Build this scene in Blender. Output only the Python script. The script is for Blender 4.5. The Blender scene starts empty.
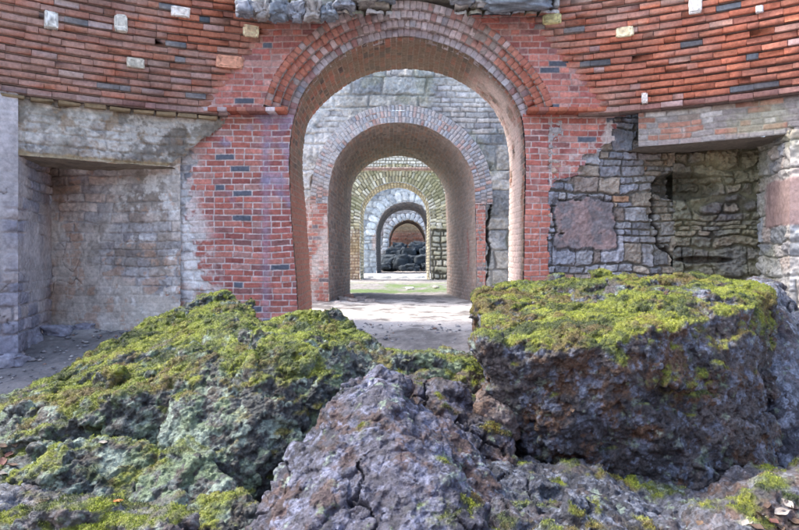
import bpy, math
import numpy as np
from mathutils import Vector

# ------------------------------------------------------------------ camera, light
scene = bpy.context.scene
COL = scene.collection
F = 627.0                      # focal length in photo pixels
EYE = 0.79                     # eye height over the corridor floor
HOR = 259.0

def at(px, py, Y):
    return np.array([(px - 399.5) / F * Y, Y, EYE + (HOR - py) / F * Y])

cam_d = bpy.data.cameras.new('camera')
cam = bpy.data.objects.new('camera', cam_d)
COL.objects.link(cam)
cam.location = (0, 0, EYE)
cam.rotation_euler = (math.radians(90), 0, 0)
cam_d.sensor_width = 36
cam_d.lens = 36 * F / 799
cam_d.shift_y = -(265 - HOR) / 799
cam_d.clip_end = 2000
scene.camera = cam

SUN_EL, SUN_AZ = 54, 282       # degrees; azimuth clockwise from +Y
world = bpy.data.worlds.new('World')
scene.world = world
world.use_nodes = True
wn = world.node_tree
wn.nodes.clear()
sky = wn.nodes.new('ShaderNodeTexSky')
sky.sky_type = 'NISHITA'
sky.sun_disc = False
sky.sun_elevation = math.radians(SUN_EL)
sky.sun_rotation = math.radians(SUN_AZ)
sky.air_density = 1.0
sky.dust_density = 4.0
sky.ozone_density = 0.6
bg = wn.nodes.new('ShaderNodeBackground')
bg.inputs['Strength'].default_value = 0.15
wo = wn.nodes.new('ShaderNodeOutputWorld')
wn.links.new(sky.outputs[0], bg.inputs[0])
wn.links.new(bg.outputs[0], wo.inputs[0])

sd = bpy.data.lights.new('sun', 'SUN')
sd.energy = 1.0
sd.angle = math.radians(14)
sd.color = (1.0, 0.95, 0.88)
sun = bpy.data.objects.new('sun', sd)
COL.objects.link(sun)
az, el = math.radians(SUN_AZ), math.radians(SUN_EL)
sdir = Vector((math.sin(az) * math.cos(el), math.cos(az) * math.cos(el), math.sin(el)))
sun.rotation_euler = sdir.to_track_quat('Z', 'Y').to_euler()

scene.view_settings.view_transform = 'Standard'
scene.view_settings.look = 'None'
scene.view_settings.exposure = 2.0
scene.view_settings.gamma = 1

# ------------------------------------------------------------------ noise
_R = np.random.RandomState(7)
_T = _R.rand(64, 64, 64).astype(np.float32)

def vnoise(p):
    i = np.floor(p).astype(np.int64)
    f = (p - i).astype(np.float32)
    f = f * f * f * (f * (f * 6 - 15) + 10)
    i &= 63
    j = (i + 1) & 63
    x0, y0, z0 = i[:, 0], i[:, 1], i[:, 2]
    x1, y1, z1 = j[:, 0], j[:, 1], j[:, 2]
    fx, fy, fz = f[:, 0], f[:, 1], f[:, 2]
    c00 = _T[x0, y0, z0] * (1 - fx) + _T[x1, y0, z0] * fx
    c10 = _T[x0, y1, z0] * (1 - fx) + _T[x1, y1, z0] * fx
    c01 = _T[x0, y0, z1] * (1 - fx) + _T[x1, y0, z1] * fx
    c11 = _T[x0, y1, z1] * (1 - fx) + _T[x1, y1, z1] * fx
    return (c00 * (1 - fy) + c10 * fy) * (1 - fz) + (c01 * (1 - fy) + c11 * fy) * fz

ROT = np.array([[0.36, 0.48, -0.8], [-0.8, 0.6, 0.0], [0.48, 0.64, 0.6]])

def fbm(p, s, o=4, seed=0, gain=0.5):
    """fractal noise, about -1..1"""
    q = p * s + seed * 17.31
    a, t, w = 1.0, 0, 0
    for _ in range(o):
        t = t + a * (vnoise(q) * 2 - 1)
        w += a
        a *= gain
        q = q @ ROT.T * 2.03 + 5.7
    return t / w * 1.6

def ridged(p, s, o=3, seed=0):
    q = p * s + seed * 13.7
    a, t, w = 1.0, 0, 0
    for _ in range(o):
        t = t + a * (1 - np.abs(vnoise(q) * 2 - 1) * 2)
        w += a
        a *= 0.5
        q = q @ ROT.T * 2.1 + 3.1
    return t / w

def hsh(a, b=0, c=0):
    h = (np.asarray(a).astype(np.int64) * 73856093) ^ (np.asarray(b).astype(np.int64) * 19349663) ^ (np.asarray(c).astype(np.int64) * 83492791 + 12345)
    h = h & 0xffffffff
    h = ((h ^ (h >> 16)) * 0x45d9f3b) & 0xffffffff
    h = ((h ^ (h >> 16)) * 0x45d9f3b) & 0xffffffff
    h = h ^ (h >> 16)
    return (h & 0xffffff).astype(np.float64) / 0xffffff

def worley(p, s, seed=0):
    """F1, F2 and a random number per cell"""
    q = p * s + seed * 7.7
    i = np.floor(q).astype(np.int64)
    f1 = np.full(len(p), 9.0)
    f2 = np.full(len(p), 9.0)
    idr = np.zeros(len(p)); rel = np.zeros((len(p), 3))
    for dx in (-1, 0, 1):
        for dy in (-1, 0, 1):
            for dz in (-1, 0, 1):
                c = i + np.array([dx, dy, dz])
                cw = c & 63
                r1 = _T[cw[:, 0], cw[:, 1], cw[:, 2]]
                r2 = _T[cw[:, 1], cw[:, 2], cw[:, 0]]
                r3 = _T[cw[:, 2], cw[:, 0], cw[:, 1]]
                d = np.sqrt((c[:, 0] + r1 - q[:, 0]) ** 2 + (c[:, 1] + r2 - q[:, 1]) ** 2 + (c[:, 2] + r3 - q[:, 2]) ** 2)
                m = d < f1
                f2 = np.where(m, f1, np.minimum(f2, d))
                idr = np.where(m, (r1 * 7.13 + r2 * 3.7) % 1, idr)
                rel = np.where(m[:, None], q - (c + np.stack([r1, r2, r3], 1)), rel)
                f1 = np.where(m, d, f1)
    return f1, f2, idr, rel

def facet(p, s, seed, off, tilt):
    """chipped planes: every cell lifted and tilted its own way"""
    f1, f2, r, rel = worley(p, s, seed)
    g = np.stack([(r * 91.7) % 1, (r * 47.3) % 1, (r * 23.9) % 1], 1) * 2 - 1
    return (r - .5) * off + (rel * g).sum(1) * tilt, f2 - f1

def ss(a, b, x):
    t = np.clip((x - a) / (b - a), 0, 1)
    return t * t * (3 - 2 * t)

def mix(a, b, t):
    t = np.asarray(t)[..., None]
    return np.asarray(a) * (1 - t) + np.asarray(b) * t

def pick(r, cols, w):
    cw = np.cumsum(np.array(w) / np.sum(w))
    k = np.searchsorted(cw, np.clip(r, 0, .99999))
    return np.array(cols, dtype=float)[np.clip(k, 0, len(cols) - 1)]

# ------------------------------------------------------------------ materials
def surf(name, rough=0.85, bump=0.35, bs=60.0, var=0.35, vs=25.0, spec=0.3):
    m = bpy.data.materials.new(name)
    m.use_nodes = True
    nt = m.node_tree
    b = nt.nodes['Principled BSDF']
    at_ = nt.nodes.new('ShaderNodeAttribute'); at_.attribute_name = 'Col'
    tc = nt.nodes.new('ShaderNodeTexCoord')
    n1 = nt.nodes.new('ShaderNodeTexNoise'); n1.inputs['Scale'].default_value = vs
    n1.inputs['Detail'].default_value = 6; n1.inputs['Roughness'].default_value = 0.65
    mr = nt.nodes.new('ShaderNodeMapRange')
    mr.inputs['From Min'].default_value = 0.3; mr.inputs['From Max'].default_value = 0.7
    mr.inputs['To Min'].default_value = 1 - var; mr.inputs['To Max'].default_value = 1 + var
    mx = nt.nodes.new('ShaderNodeVectorMath'); mx.operation = 'SCALE'
    n2 = nt.nodes.new('ShaderNodeTexNoise'); n2.inputs['Scale'].default_value = bs
    n2.inputs['Detail'].default_value = 5; n2.inputs['Roughness'].default_value = 0.7
    bp = nt.nodes.new('ShaderNodeBump'); bp.inputs['Strength'].default_value = bump
    bp.inputs['Distance'].default_value = 0.01
    L = nt.links.new
    L(tc.outputs['Object'], n1.inputs['Vector']); L(tc.outputs['Object'], n2.inputs['Vector'])
    L(n1.outputs['Fac'], mr.inputs['Value'])
    L(at_.outputs['Color'], mx.inputs[0]); L(mr.outputs['Result'], mx.inputs['Scale'])
    L(mx.outputs[0], b.inputs['Base Color'])
    L(n2.outputs['Fac'], bp.inputs['Height']); L(bp.outputs['Normal'], b.inputs['Normal'])
    b.inputs['Roughness'].default_value = rough
    b.inputs['Specular IOR Level'].default_value = spec
    return m

M_BRICK = surf('fired_brick', 0.85, 0.5, 45, 0.28, 30)
M_STONE = surf('weathered_stone', 0.9, 0.6, 35, 0.3, 22)
M_FAR = surf('far_masonry', 0.9, 0.5, 14, 0.28, 8)
M_ROCK = surf('slag_rock', 0.55, 1.0, 120, 0.6, 75, 0.5)
def rock_extra(m):
    nt = m.node_tree; L = nt.links.new
    bp = next(n for n in nt.nodes if n.type == 'BUMP'); tc = next(n for n in nt.nodes if n.type == 'TEX_COORD')
    bp.inputs['Distance'].default_value = .018
    v = nt.nodes.new('ShaderNodeTexNoise'); v.inputs['Scale'].default_value = 34; v.inputs['Detail'].default_value = 9; v.inputs['Roughness'].default_value = .78
    b2 = nt.nodes.new('ShaderNodeBump'); b2.inputs['Strength'].default_value = 1.0; b2.inputs['Distance'].default_value = .03
    L(tc.outputs['Object'], v.inputs['Vector']); L(v.outputs['Fac'], b2.inputs['Height'])
    L(b2.outputs['Normal'], bp.inputs['Normal'])
rock_extra(M_ROCK)
M_MOSS = surf('moss_tufts', 0.95, 0.1, 60, 0.25, 50, 0.1)
M_SOIL = surf('trodden_soil', 0.95, 0.6, 50, 0.22, 30)
M_LEAF = surf('dry_leaf', 0.7, 0.3, 60, 0.3, 40)

# ------------------------------------------------------------------ mesh helpers
def mesh_obj(name, V, Q, C=None, mat=None, parent=None, smooth=False, kind=None):
    """V (n,3); Q (m,k) faces of one size, or a list of such arrays; C (n,3)"""
    me = bpy.data.meshes.new(name)
    Qs = [q for q in (Q if isinstance(Q, list) else [Q]) if len(q)]
    V = np.asarray(V, dtype=np.float32)
    me.vertices.add(len(V))
    me.vertices.foreach_set('co', V.ravel())
    nl = sum(q.size for q in Qs); nf = sum(len(q) for q in Qs)
    me.loops.add(nl); me.polygons.add(nf)
    me.loops.foreach_set('vertex_index', np.concatenate([q.ravel() for q in Qs]).astype(np.int32))
    tot = np.concatenate([np.full(len(q), q.shape[1], dtype=np.int32) for q in Qs])
    start = np.concatenate([[0], np.cumsum(tot)[:-1]]).astype(np.int32)
    me.polygons.foreach_set('loop_start', start)
    if smooth:
        me.polygons.foreach_set('use_smooth', np.ones(nf, dtype=bool))
    me.update(calc_edges=True)
    if C is not None:
        a = me.color_attributes.new('Col', 'FLOAT_COLOR', 'POINT')
        C4 = np.ones((len(V), 4), dtype=np.float32); C4[:, :3] = np.clip(C, 0.003, 0.95)
        a.data.foreach_set('color', C4.ravel())
    if mat: me.materials.append(mat)
    me.validate()
    o = bpy.data.objects.new(name, me)
    COL.objects.link(o)
    if parent: o.parent = parent
    if kind: o['kind'] = kind
    return o

def thing(name, label, cat, loc=(0, 0, 0), group=None):
    o = bpy.data.objects.new(name, None)
    COL.objects.link(o); o.location = loc
    o['label'] = label; o['category'] = cat
    if group: o['group'] = group
    o['kind'] = 'thing'
    return o

def tag(o, label, cat, group=None):
    o['label'] = label; o['category'] = cat
    if group: o['group'] = group
    if cat == 'wall': o['kind'] = 'thing'
    return o

def grid_faces(nu, nv, keep=None):
    i = np.arange(nu * nv).reshape(nv, nu)
    q = np.stack([i[:-1, :-1], i[:-1, 1:], i[1:, 1:], i[1:, :-1]], -1).reshape(-1, 4)
    if keep is not None:
        k = keep.reshape(nv, nu)
        kk = (k[:-1, :-1] & k[:-1, 1:] & k[1:, 1:] & k[1:, :-1]).ravel()
        q = q[kk]
    return q

def compact(V, Q, C):
    used = np.zeros(len(V), bool); used[Q.ravel()] = True
    m = np.cumsum(used) - 1
    return V[used], m[Q], C[used]

def param(name, A, B, res, fn, mat, parent=None, keep=None, smooth=False):
    """surface swept between polylines A and B (same direction, n pts).
    u = along A->B, v = along the polyline.  fn(u,v,P)->(h,col)"""
    A = np.asarray(A, float); B = np.asarray(B, float)
    la = np.concatenate([[0], np.cumsum(np.linalg.norm(np.diff(A, axis=0), axis=1))])
    lb = np.concatenate([[0], np.cumsum(np.linalg.norm(np.diff(B, axis=0), axis=1))])
    L = 0.5 * (la[-1] + lb[-1])
    W = np.linalg.norm(B - A, axis=1).mean()
    nv = max(2, int(L / res) + 1); nu = max(2, int(W / res) + 1)
    t = np.linspace(0, 1, nv)
    Ai = np.stack([np.interp(t * la[-1], la, A[:, k]) for k in range(3)], 1)
    Bi = np.stack([np.interp(t * lb[-1], lb, B[:, k]) for k in range(3)], 1)
    s = np.linspace(0, 1, nu)
    P = Ai[:, None, :] * (1 - s)[None, :, None] + Bi[:, None, :] * s[None, :, None]
    du = np.gradient(P, axis=1); dv = np.gradient(P, axis=0)
    N = np.cross(du, dv); N /= np.linalg.norm(N, axis=2, keepdims=True) + 1e-9
    U = (s[None, :] * W + 0 * t[:, None]).ravel(); Vv = (t[:, None] * L + 0 * s[None, :]).ravel()
    P = P.reshape(-1, 3); N = N.reshape(-1, 3)
    h, c = fn(U, Vv, P)
    kp = keep(P) if keep is not None else None
    V = P + N * h[:, None]
    Q = grid_faces(nu, nv, kp)
    V, Q, c = compact(V, Q, np.broadcast_to(c, (len(V), 3)))
    return mesh_obj(name, V, Q, c, mat, parent, smooth)

def wall(name, p0, p1, z0, z1, res, fn, mat, parent=None, keep=None, smooth=False):
    """vertical wall from plan point p0 to p1; its normal is on the left of p1->p0 ... towards -Y when p0.x<p1.x"""
    A = [(p0[0], p0[1], z0), (p0[0], p0[1], z1)]
    B = [(p1[0], p1[1], z0), (p1[0], p1[1], z1)]
    return param(name, A, B, res, fn, mat, parent, keep, smooth)

# ------------------------------------------------------------------ masonry patterns
RED = [(.42, .145, .115), (.49, .20, .16), (.36, .125, .11), (.44, .24, .21), (.11, .12, .15), (.30, .14, .13)]
REDW = [5, 4, 3, 2.4, .55, 1.6]

def bricks(u, v, P, L=.215, H=.068, m=.010, seed=0, cols=RED, w=REDW, mortar=(.5, .40, .36), depth=.010, headers=.3, rough=.003):
    wob = fbm(P, 1.6, 2, seed + 3) * .010
    v = v + wob + 40 * H; u = u + fbm(P, 2.1, 2, seed + 4) * .008 + 40 * L
    row = np.floor(v / H)
    off = (row % 2) * .5 * L + (hsh(row, seed) - .5) * .05
    x = (u + off) / L
    col = np.floor(x); fx = x - col
    spl = hsh(row, col, seed + 9) < headers
    fx2 = (fx * 2) % 1
    du = np.where(spl, np.minimum(fx2, 1 - fx2) * L * .5, np.minimum(fx, 1 - fx) * L)
    cid = col * 2 + np.where(spl & (fx > .5), 1, 0)
    fv = v / H - row
    dv = np.minimum(fv, 1 - fv) * H
    d = np.minimum(du, dv)
    e = ss(m * .35, m * .8, d + fbm(P, 30, 2, seed) * .002)
    r = hsh(row, cid, seed); r2 = hsh(row, cid, seed + 1)
    c = pick(r, cols, w) * (0.82 + .36 * r2)[:, None]
    c = c * (1 + .16 * fbm(P, 14, 3, seed + 5))[:, None]
    mc = np.array(mortar) * (1 + .2 * fbm(P, 9, 2, seed + 6))[:, None]
    h = e * depth + (r2 - .5) * .006 * e - e * ss(.35, .7, fbm(P, 11, 4, seed + 12, .6)) * .008 + fbm(P, 25, 3, seed + 7) * rough
    return h, mix(mc, c, e), e

def rubble(u, v, P, L=.24, H=.11, m=.016, seed=0, cols=None, w=None, mortar=(.3, .28, .25), depth=.03, warp=.03, rough=.008, roundness=.5, irr=.35, big=0):
    cols = cols or [(.36, .34, .32), (.28, .28, .30), (.42, .38, .33), (.33, .27, .24), (.24, .25, .27)]
    w = w or [1] * len(cols)
    u = u + fbm(P, 3.0, 3, seed + 1) * warp * .6 + 20; v = v + fbm(P, 2.2, 4, seed + 2, .6) * warp * .6 + fbm(np.stack([v * 0, v, v], 1), 3.1, 1, seed) * H * irr + 20
    row = np.floor(v / H)
    Lr = L * (.65 + .9 * hsh(row, seed + 20))
    x = u / Lr + hsh(row, seed + 21) * 5
    k = np.floor(x)
    J = .62
    b0 = k + J * (hsh(row, k, seed) - .5); b1 = k + 1 + J * (hsh(row, k + 1, seed) - .5)
    k = np.where(x < b0, k - 1, np.where(x >= b1, k + 1, k))
    b0 = k + J * (hsh(row, k, seed) - .5); b1 = k + 1 + J * (hsh(row, k + 1, seed) - .5)
    du = np.minimum(x - b0, b1 - x) * Lr
    fv = v / H - row
    dv = np.minimum(fv, 1 - fv) * H
    d = .6 * np.minimum(du, dv) + .4 * du * dv / np.sqrt(du ** 2 + dv ** 2 + 1e-9)
    if big:
        R2 = np.floor(row / 2); xb = u / (L * 1.35) + hsh(R2, seed + 50) * 7; kb = np.floor(xb)
        isb = hsh(R2, kb, seed + 51) < big
        db = np.minimum(np.minimum(xb - kb, kb + 1 - xb) * L * 1.35, np.minimum(v - R2 * 2 * H, (R2 + 1) * 2 * H - v))
        d = np.where(isb, db, d); row = np.where(isb, R2 + 5000, row); k = np.where(isb, kb, k)
    d = d + fbm(P, 22, 4, seed + 5, .65) * .009
    e = ss(m * .3, m, d)
    bul = ss(0, H * roundness, d)
    r = hsh(row, k, seed + 30); r2 = hsh(row, k, seed + 31)
    c = pick(r, cols, w) * (.8 + .4 * r2)[:, None]
    c = c * (1 + .22 * fbm(P, 12, 4, seed + 6))[:, None]
    mc = np.array(mortar) * (1 + .25 * fbm(P, 7, 3, seed + 7))[:, None]
    h = e * depth * (.65 + .18 * bul + .35 * r2) + fbm(P, 16, 5, seed + 8, .6) * rough * (.4 + e)
    return h, mix(mc, c, e), e

def px_of(P):
    return 399.5 + P[:, 0] / P[:, 1] * F, HOR - (P[:, 2] - EYE) / P[:, 1] * F

# chamfered bricks as real blocks -------------------------------------------------
class Blocks:
    def __init__(s): s.V = []; s.Q = []; s.C = []; s.n = 0; s.rs = np.random.RandomState(3)
    def add(s, c, a, b, n, col, ch=.004, jit=.0015):
        """c centre of the front face; a,b half-extents; n vector from back to front"""
        c, a, b, n = map(np.asarray, (c, a, b, n))
        la, lb, ln = (np.linalg.norm(x) for x in (a, b, n))
        sa, sb = 1 - ch / la, 1 - ch / lb
        sg = [(-1, -1), (1, -1), (1, 1), (-1, 1)]
        V = [c - n + a * x + b * y for x, y in sg] + [c - n * (ch / ln) + a * x + b * y for x, y in sg] + [c + a * x * sa + b * y * sb for x, y in sg]
        V = np.array(V) + s.rs.normal(0, jit, (12, 3))
        q = [(0, 1, 5, 4), (1, 2, 6, 5), (2, 3, 7, 6), (3, 0, 4, 7), (4, 5, 9, 8), (5, 6, 10, 9), (6, 7, 11, 10), (7, 4, 8, 11), (8, 9, 10, 11), (3, 2, 1, 0)]
        s.V.append(V); s.Q.append(np.array(q) + s.n); s.n += 12
        s.C.append(np.tile(np.asarray(col, float), (12, 1)))
    def build(s, name, mat, parent=None, weather=None):
        V, C = np.concatenate(s.V), np.concatenate(s.C)
        if weather: C = weather(V, C)
        return mesh_obj(name, V, np.concatenate(s.Q), C, mat, parent)

rs = np.random.RandomState(11)

def brick_col(P, whiten=0.0, dark=.1):
    r = rs.rand()
    c = np.array([(.48, .155, .095), (.56, .20, .12), (.42, .13, .085), (.50, .22, .16), (.36, .16, .13)][rs.choice(5, p=[.35, .25, .2, .12, .08])])
    if r < dark * .35: c = np.array([.12, .135, .16]) * rs.uniform(.8, 1.6)
    elif r < dark * .45 + .03: c = np.array([.40, .33, .30])
    c = c * rs.uniform(.85, 1.15)
    if whiten > 0 and rs.rand() < whiten: c = c * .3 + np.array([.62, .60, .62]) * rs.uniform(.5, 1.1)
    return c

# ------------------------------------------------------------------ arch profiles (from jamb foot, over the crown, to the other foot)
def prof(pts, Y, z0=-.3):
    """smooth a list of (px,py) seen at distance Y into plan (X,Z)"""
    q = np.array([((x - 399.5) / F * Y, EYE + (HOR - y) / F * Y) for x, y in pts])
    q[0, 1] = z0; q[-1, 1] = z0
    # Catmull-Rom
    out = []
    n = len(q)
    for i in range(n - 1):
        p0, p1, p2, p3 = q[max(i - 1, 0)], q[i], q[i + 1], q[min(i + 2, n - 1)]
        for t in np.linspace(0, 1, 12, endpoint=False):
            out.append(.5 * ((2 * p1) + (-p0 + p2) * t + (2 * p0 - 5 * p1 + 4 * p2 - p3) * t ** 2 + (-p0 + 3 * p1 - 3 * p2 + p3) * t ** 3))
    out.append(q[-1])
    return np.array(out)

def inside(poly, x, z):
    """numpy point in polygon"""
    r = np.zeros(len(x), bool)
    n = len(poly)
    for i in range(n):
        x1, y1 = poly[i]; x2, y2 = poly[(i + 1) % n]
        if y1 == y2: continue
        c = ((z < y1) != (z < y2)) & (x < (x2 - x1) * (z - y1) / (y2 - y1) + x1)
        r ^= c
    return r

def offset(q, d):
    t = np.gradient(q, axis=0); t /= np.linalg.norm(t, axis=1, keepdims=True)
    n = np.stack([-t[:, 1], t[:, 0]], 1)      # outward while running left -> crown -> right
    return q + n * d

def xyz(q, Y): return np.stack([q[:, 0], np.full(len(q), Y), q[:, 1]], 1)

Y1 = 7.0
P1f = prof([(297, 360), (297, 300), (292, 230), (289, 175), (290, 140), (295, 113), (303, 92), (317, 74), (339, 55), (367, 42), (403, 35.5), (437, 41), (471, 56), (500, 81), (516, 102), (523.5, 125), (526, 165), (525, 220), (524, 300), (524, 360)], Y1)
Y1b = 8.3
P1b = prof([(312, 345), (311, 300), (306, 215), (302, 165), (306, 129), (316, 111), (334, 94), (357, 79), (382, 71), (411, 69), (442, 74), (469, 87), (490, 105), (503, 127), (509, 152), (510, 185), (509, 250), (509, 345)], Y1b)
Y2, Y2b = 11.2, 14.4
P2f = prof([(329, 320), (329, 260), (328, 200), (333, 168), (342, 151), (355, 137), (375, 126), (398, 123), (420, 125.5), (439, 133.5), (457, 148), (469, 166), (474, 185), (475, 210), (476, 260), (477, 320)], Y2)
P2b = prof([(350, 300), (350, 250), (351, 200), (353, 184), (361, 171), (377, 160), (398, 156), (419, 160), (435, 173), (444, 188), (446, 205), (447, 250), (447, 300)], Y2b)
Y3, Y3b = 23.7, 25.2
P3f = prof([(360, 285), (360, 240), (360, 214), (364, 200), (376, 187), (395, 182), (412, 185), (425, 196), (430, 212), (430, 240), (430, 285)], Y3)
P3b = offset(P3f, -.05)
Y4, Y4b = 34.0, 38.0
P4f = prof([(377, 276), (376, 240), (378, 224), (385, 211), (397, 203.5), (412, 202), (424, 208), (430, 222), (431, 240), (431, 276)], Y4)
P4b = offset(P4f, -.12)
Y5, Y5b = 43.0, 46.0
P5f = prof([(389, 272), (389, 245), (390, 236), (395, 226), (407, 220), (418, 223.5), (425, 234), (427, 245), (427, 272)], Y5)
P5b = offset(P5f, -.06)

# ================================================================== GROUND
def ground_z(x, y):
    z = -.26 * (1 - ss(5.6, 7.3, y)) - .22 * (1 - ss(3.0, 4.2, y + .4 * np.asarray(x) * (np.asarray(x) < 0)))
    return z
def build_ground():
    xs = np.concatenate([[-400, -100, -30, -12], np.arange(-7, 7, .045), [7, 12, 30, 100, 400]])
    ys = np.concatenate([[-400, -60, -10, 0], np.arange(1.2, 12, .035), np.arange(12, 27, .09), np.arange(27, 52, .4), [60, 120, 400, 900]])
    X, Yg = np.meshgrid(xs, ys)
    x = X.ravel(); y = Yg.ravel()
    P = np.stack([x, y, 0 * x], 1)
    near = ss(200, 30, np.abs(x)) * ss(200, 40, np.abs(y))
    z = ground_z(x, y) + (fbm(P, .9, 3, 5) * .03 + fbm(P, 6, 4, 6) * .014 + fbm(P, 22, 2, 8) * .006) * near
    n = fbm(P, .8, 4, 9); n2 = fbm(P, 5, 4, 10); n3 = fbm(P, 20, 2, 12)
    c = mix((.20, .19, .185), (.31, .285, .265), ss(-.4, .5, n + .4 * n2))
    c = c * (1 + .3 * n3)[:, None]
    # pale dust in the first court, moss film in the second
    dust = ss(6.6, 7.4, y) * ss(13.2, 11.4, y) * ss(-.6, .4, n2 + n * .7 + .3)  # near edge spread forward to lighten the floor shaded by the arch
    c = mix(c, (.62, .60, .58), dust * .85)
    gr = ss(14.4, 15.0, y) * ss(22, 19, y) * ss(-.3, .25, n + .5 * n2 + .1)
    c = mix(c, (.09, .15, .04), gr * .9)
    pale = ss(24.8, 25.4, y) * ss(35, 33.5, y)  # floor colour lightened to stand for open sky light in this gap
    c = mix(c, (.58, .58, .56), pale * .8)
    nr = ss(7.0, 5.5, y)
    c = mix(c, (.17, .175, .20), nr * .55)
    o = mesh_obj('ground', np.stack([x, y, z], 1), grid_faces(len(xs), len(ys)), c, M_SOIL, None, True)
    o['kind'] = 'structure'
build_ground()

# gravel scattered over the near floor: nobody could count it
def gravel():
    n = 5200
    x = rs.uniform(-4.3, 4.2, n); y = rs.uniform(2.3, 7.6, n)
    s = rs.gamma(2.2, .0055, n) + .004
    ico = np.array([(1, 0, -.1), (.3, .9, 0), (-.8, .6, .1), (-.8, -.6, 0), (.3, -.95, .05), (0, 0, .8), (.1, .1, -.8)])
    fc = np.array([(0, 1, 5), (1, 2, 5), (2, 3, 5), (3, 4, 5), (4, 0, 5), (1, 0, 6), (2, 1, 6), (3, 2, 6), (4, 3, 6), (0, 4, 6)])
    a = rs.uniform(0, 6.28, n)
    ca, sa = np.cos(a)[:, None], np.sin(a)[:, None]
    V = np.stack([ico[None, :, 0] * ca - ico[None, :, 1] * sa, ico[None, :, 0] * sa + ico[None, :, 1] * ca, ico[None, :, 2] * .6 + 0 * ca], 2) * s[:, None, None]
    V *= rs.uniform(.7, 1.3, V.shape)
    V += np.stack([x, y, ground_z(x, y) + s * .3], 1)[:, None, :]
    g = pick(rs.rand(n), [(.3, .29, .3), (.2, .2, .22), (.45, .43, .42), (.3, .2, .16)], [3, 3, 1.3, 1])
    C = np.repeat(g, 7, axis=0)
    Q = (fc[None] + (np.arange(n) * 7)[:, None, None]).reshape(-1, 3)
    o = mesh_obj('gravel', V.reshape(-1, 3), Q, C, M_STONE, None, False, 'stuff')
    tag(o, 'loose grey gravel and brick chips strewn over the dirt floor', 'gravel')
gravel()

# ================================================================== FIRST WALL
front = thing('arched_brick_wall', 'nearest red brick wall with stepped arch rings and corbelled courses above', 'wall', (0, Y1, 0))
front.location = (0, 0, 0)

YF = 6.86                       # plane of the arch face above the piers
CX, CY = 0.05, 1.10             # axis of the round furnace hearth
R0 = math.sqrt((2.16 - CX) ** 2 + (YF - CY) ** 2)
ZC = EYE + (HOR - 114) / F * YF
CH, CS = .0700, .0178

# arch soffit
def fn_soffit1(u, v, P):
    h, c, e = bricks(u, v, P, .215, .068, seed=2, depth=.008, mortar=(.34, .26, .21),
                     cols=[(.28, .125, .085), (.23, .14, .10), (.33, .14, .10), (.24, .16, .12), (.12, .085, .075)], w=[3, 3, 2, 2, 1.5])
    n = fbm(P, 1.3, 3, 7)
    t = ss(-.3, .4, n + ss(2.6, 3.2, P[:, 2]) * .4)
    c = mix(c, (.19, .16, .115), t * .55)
    # light on the right reveal, painted in as a pale wash
    lit_reveal = ss(.75, 1.15, P[:, 0]) * ss(7.0, 7.5, P[:, 1]) * ss(-.5, .3, fbm(P, 3, 4, 8) + .5)
    c = mix(c, (.76, .62, .58), lit_reveal * .75)
    lf = ss(-.85, -1.1, P[:, 0]) * ss(1.9, 1.4, P[:, 2])
    c = mix(c, (.46, .16, .11), lf * e * .6)
    return h, c
n1 = 400
def resamp(q, n):
    l = np.concatenate([[0], np.cumsum(np.linalg.norm(np.diff(q, axis=0), axis=1))])
    t = np.linspace(0, l[-1], n)
    return np.stack([np.interp(t, l, q[:, 0]), np.interp(t, l, q[:, 1])], 1)
YP = 7.03                       # plane of the piers
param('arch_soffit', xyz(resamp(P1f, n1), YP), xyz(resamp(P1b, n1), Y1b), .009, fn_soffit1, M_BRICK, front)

# arch rings, each one step closer
def arch_ring(k, zspring):
    d0, d1 = .082 * k, .082 * (k + 1)
    q = P1f[(P1f[:, 1] > zspring)]
    qm = offset(P1f, (d0 + d1) / 2); sel = P1f[:, 1] > zspring - .045
    qm = qm[sel]
    l = np.concatenate([[0], np.cumsum(np.linalg.norm(np.diff(qm, axis=0), axis=1))])
    bw = .066; n = int(l[-1] / bw)
    t = (np.arange(n) + .5) * l[-1] / n
    cx = np.interp(t, l, qm[:, 0]); cz = np.interp(t, l, qm[:, 1])
    tx = np.interp(t + .01, l, qm[:, 0]) - np.interp(t - .01, l, qm[:, 0]); tz = np.interp(t + .01, l, qm[:, 1]) - np.interp(t - .01, l, qm[:, 1])
    ln = np.hypot(tx, tz); tx /= ln; tz /= ln
    Yk = YP - .012 - .059 * k
    B = Blocks()
    for i in range(n):
        frac = abs(i / n - .5) * 2
        wh = max(0, .95 - 1.25 * frac)
        if k < 1: wh = min(1, wh + .4)
        c = brick_col(None, wh, .10)
        if k == 0: c = c * .5 + np.array([.30, .29, .33]) * .5
        else: c = c * .55 + np.array([.42, .19, .15]) * (1 - wh) * .45 + np.array([.60, .58, .60]) * wh * .45
        y = Yk + rs.normal(0, .003)
        B.add((cx[i], y, cz[i]), np.array([tx[i], 0, tz[i]]) * (bw / 2 - .0018), np.array([-tz[i], 0, tx[i]]) * (.041 - .001), (0, -.16, 0), c, .003, .0018)
    # mortar bed behind
    for i in range(n):
        B.add((cx[i], Yk + .006, cz[i]), np.array([tx[i], 0, tz[i]]) * (bw / 2 + .002), np.array([-tz[i], 0, tx[i]]) * .041, (0, -.15, 0), (.36, .30, .28), .001, 0)
    B.build('arch_ring', M_BRICK, front)
ZS = EYE + (HOR - 113) / F * Y1
for k in range(4): arch_ring(k, ZS)

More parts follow.
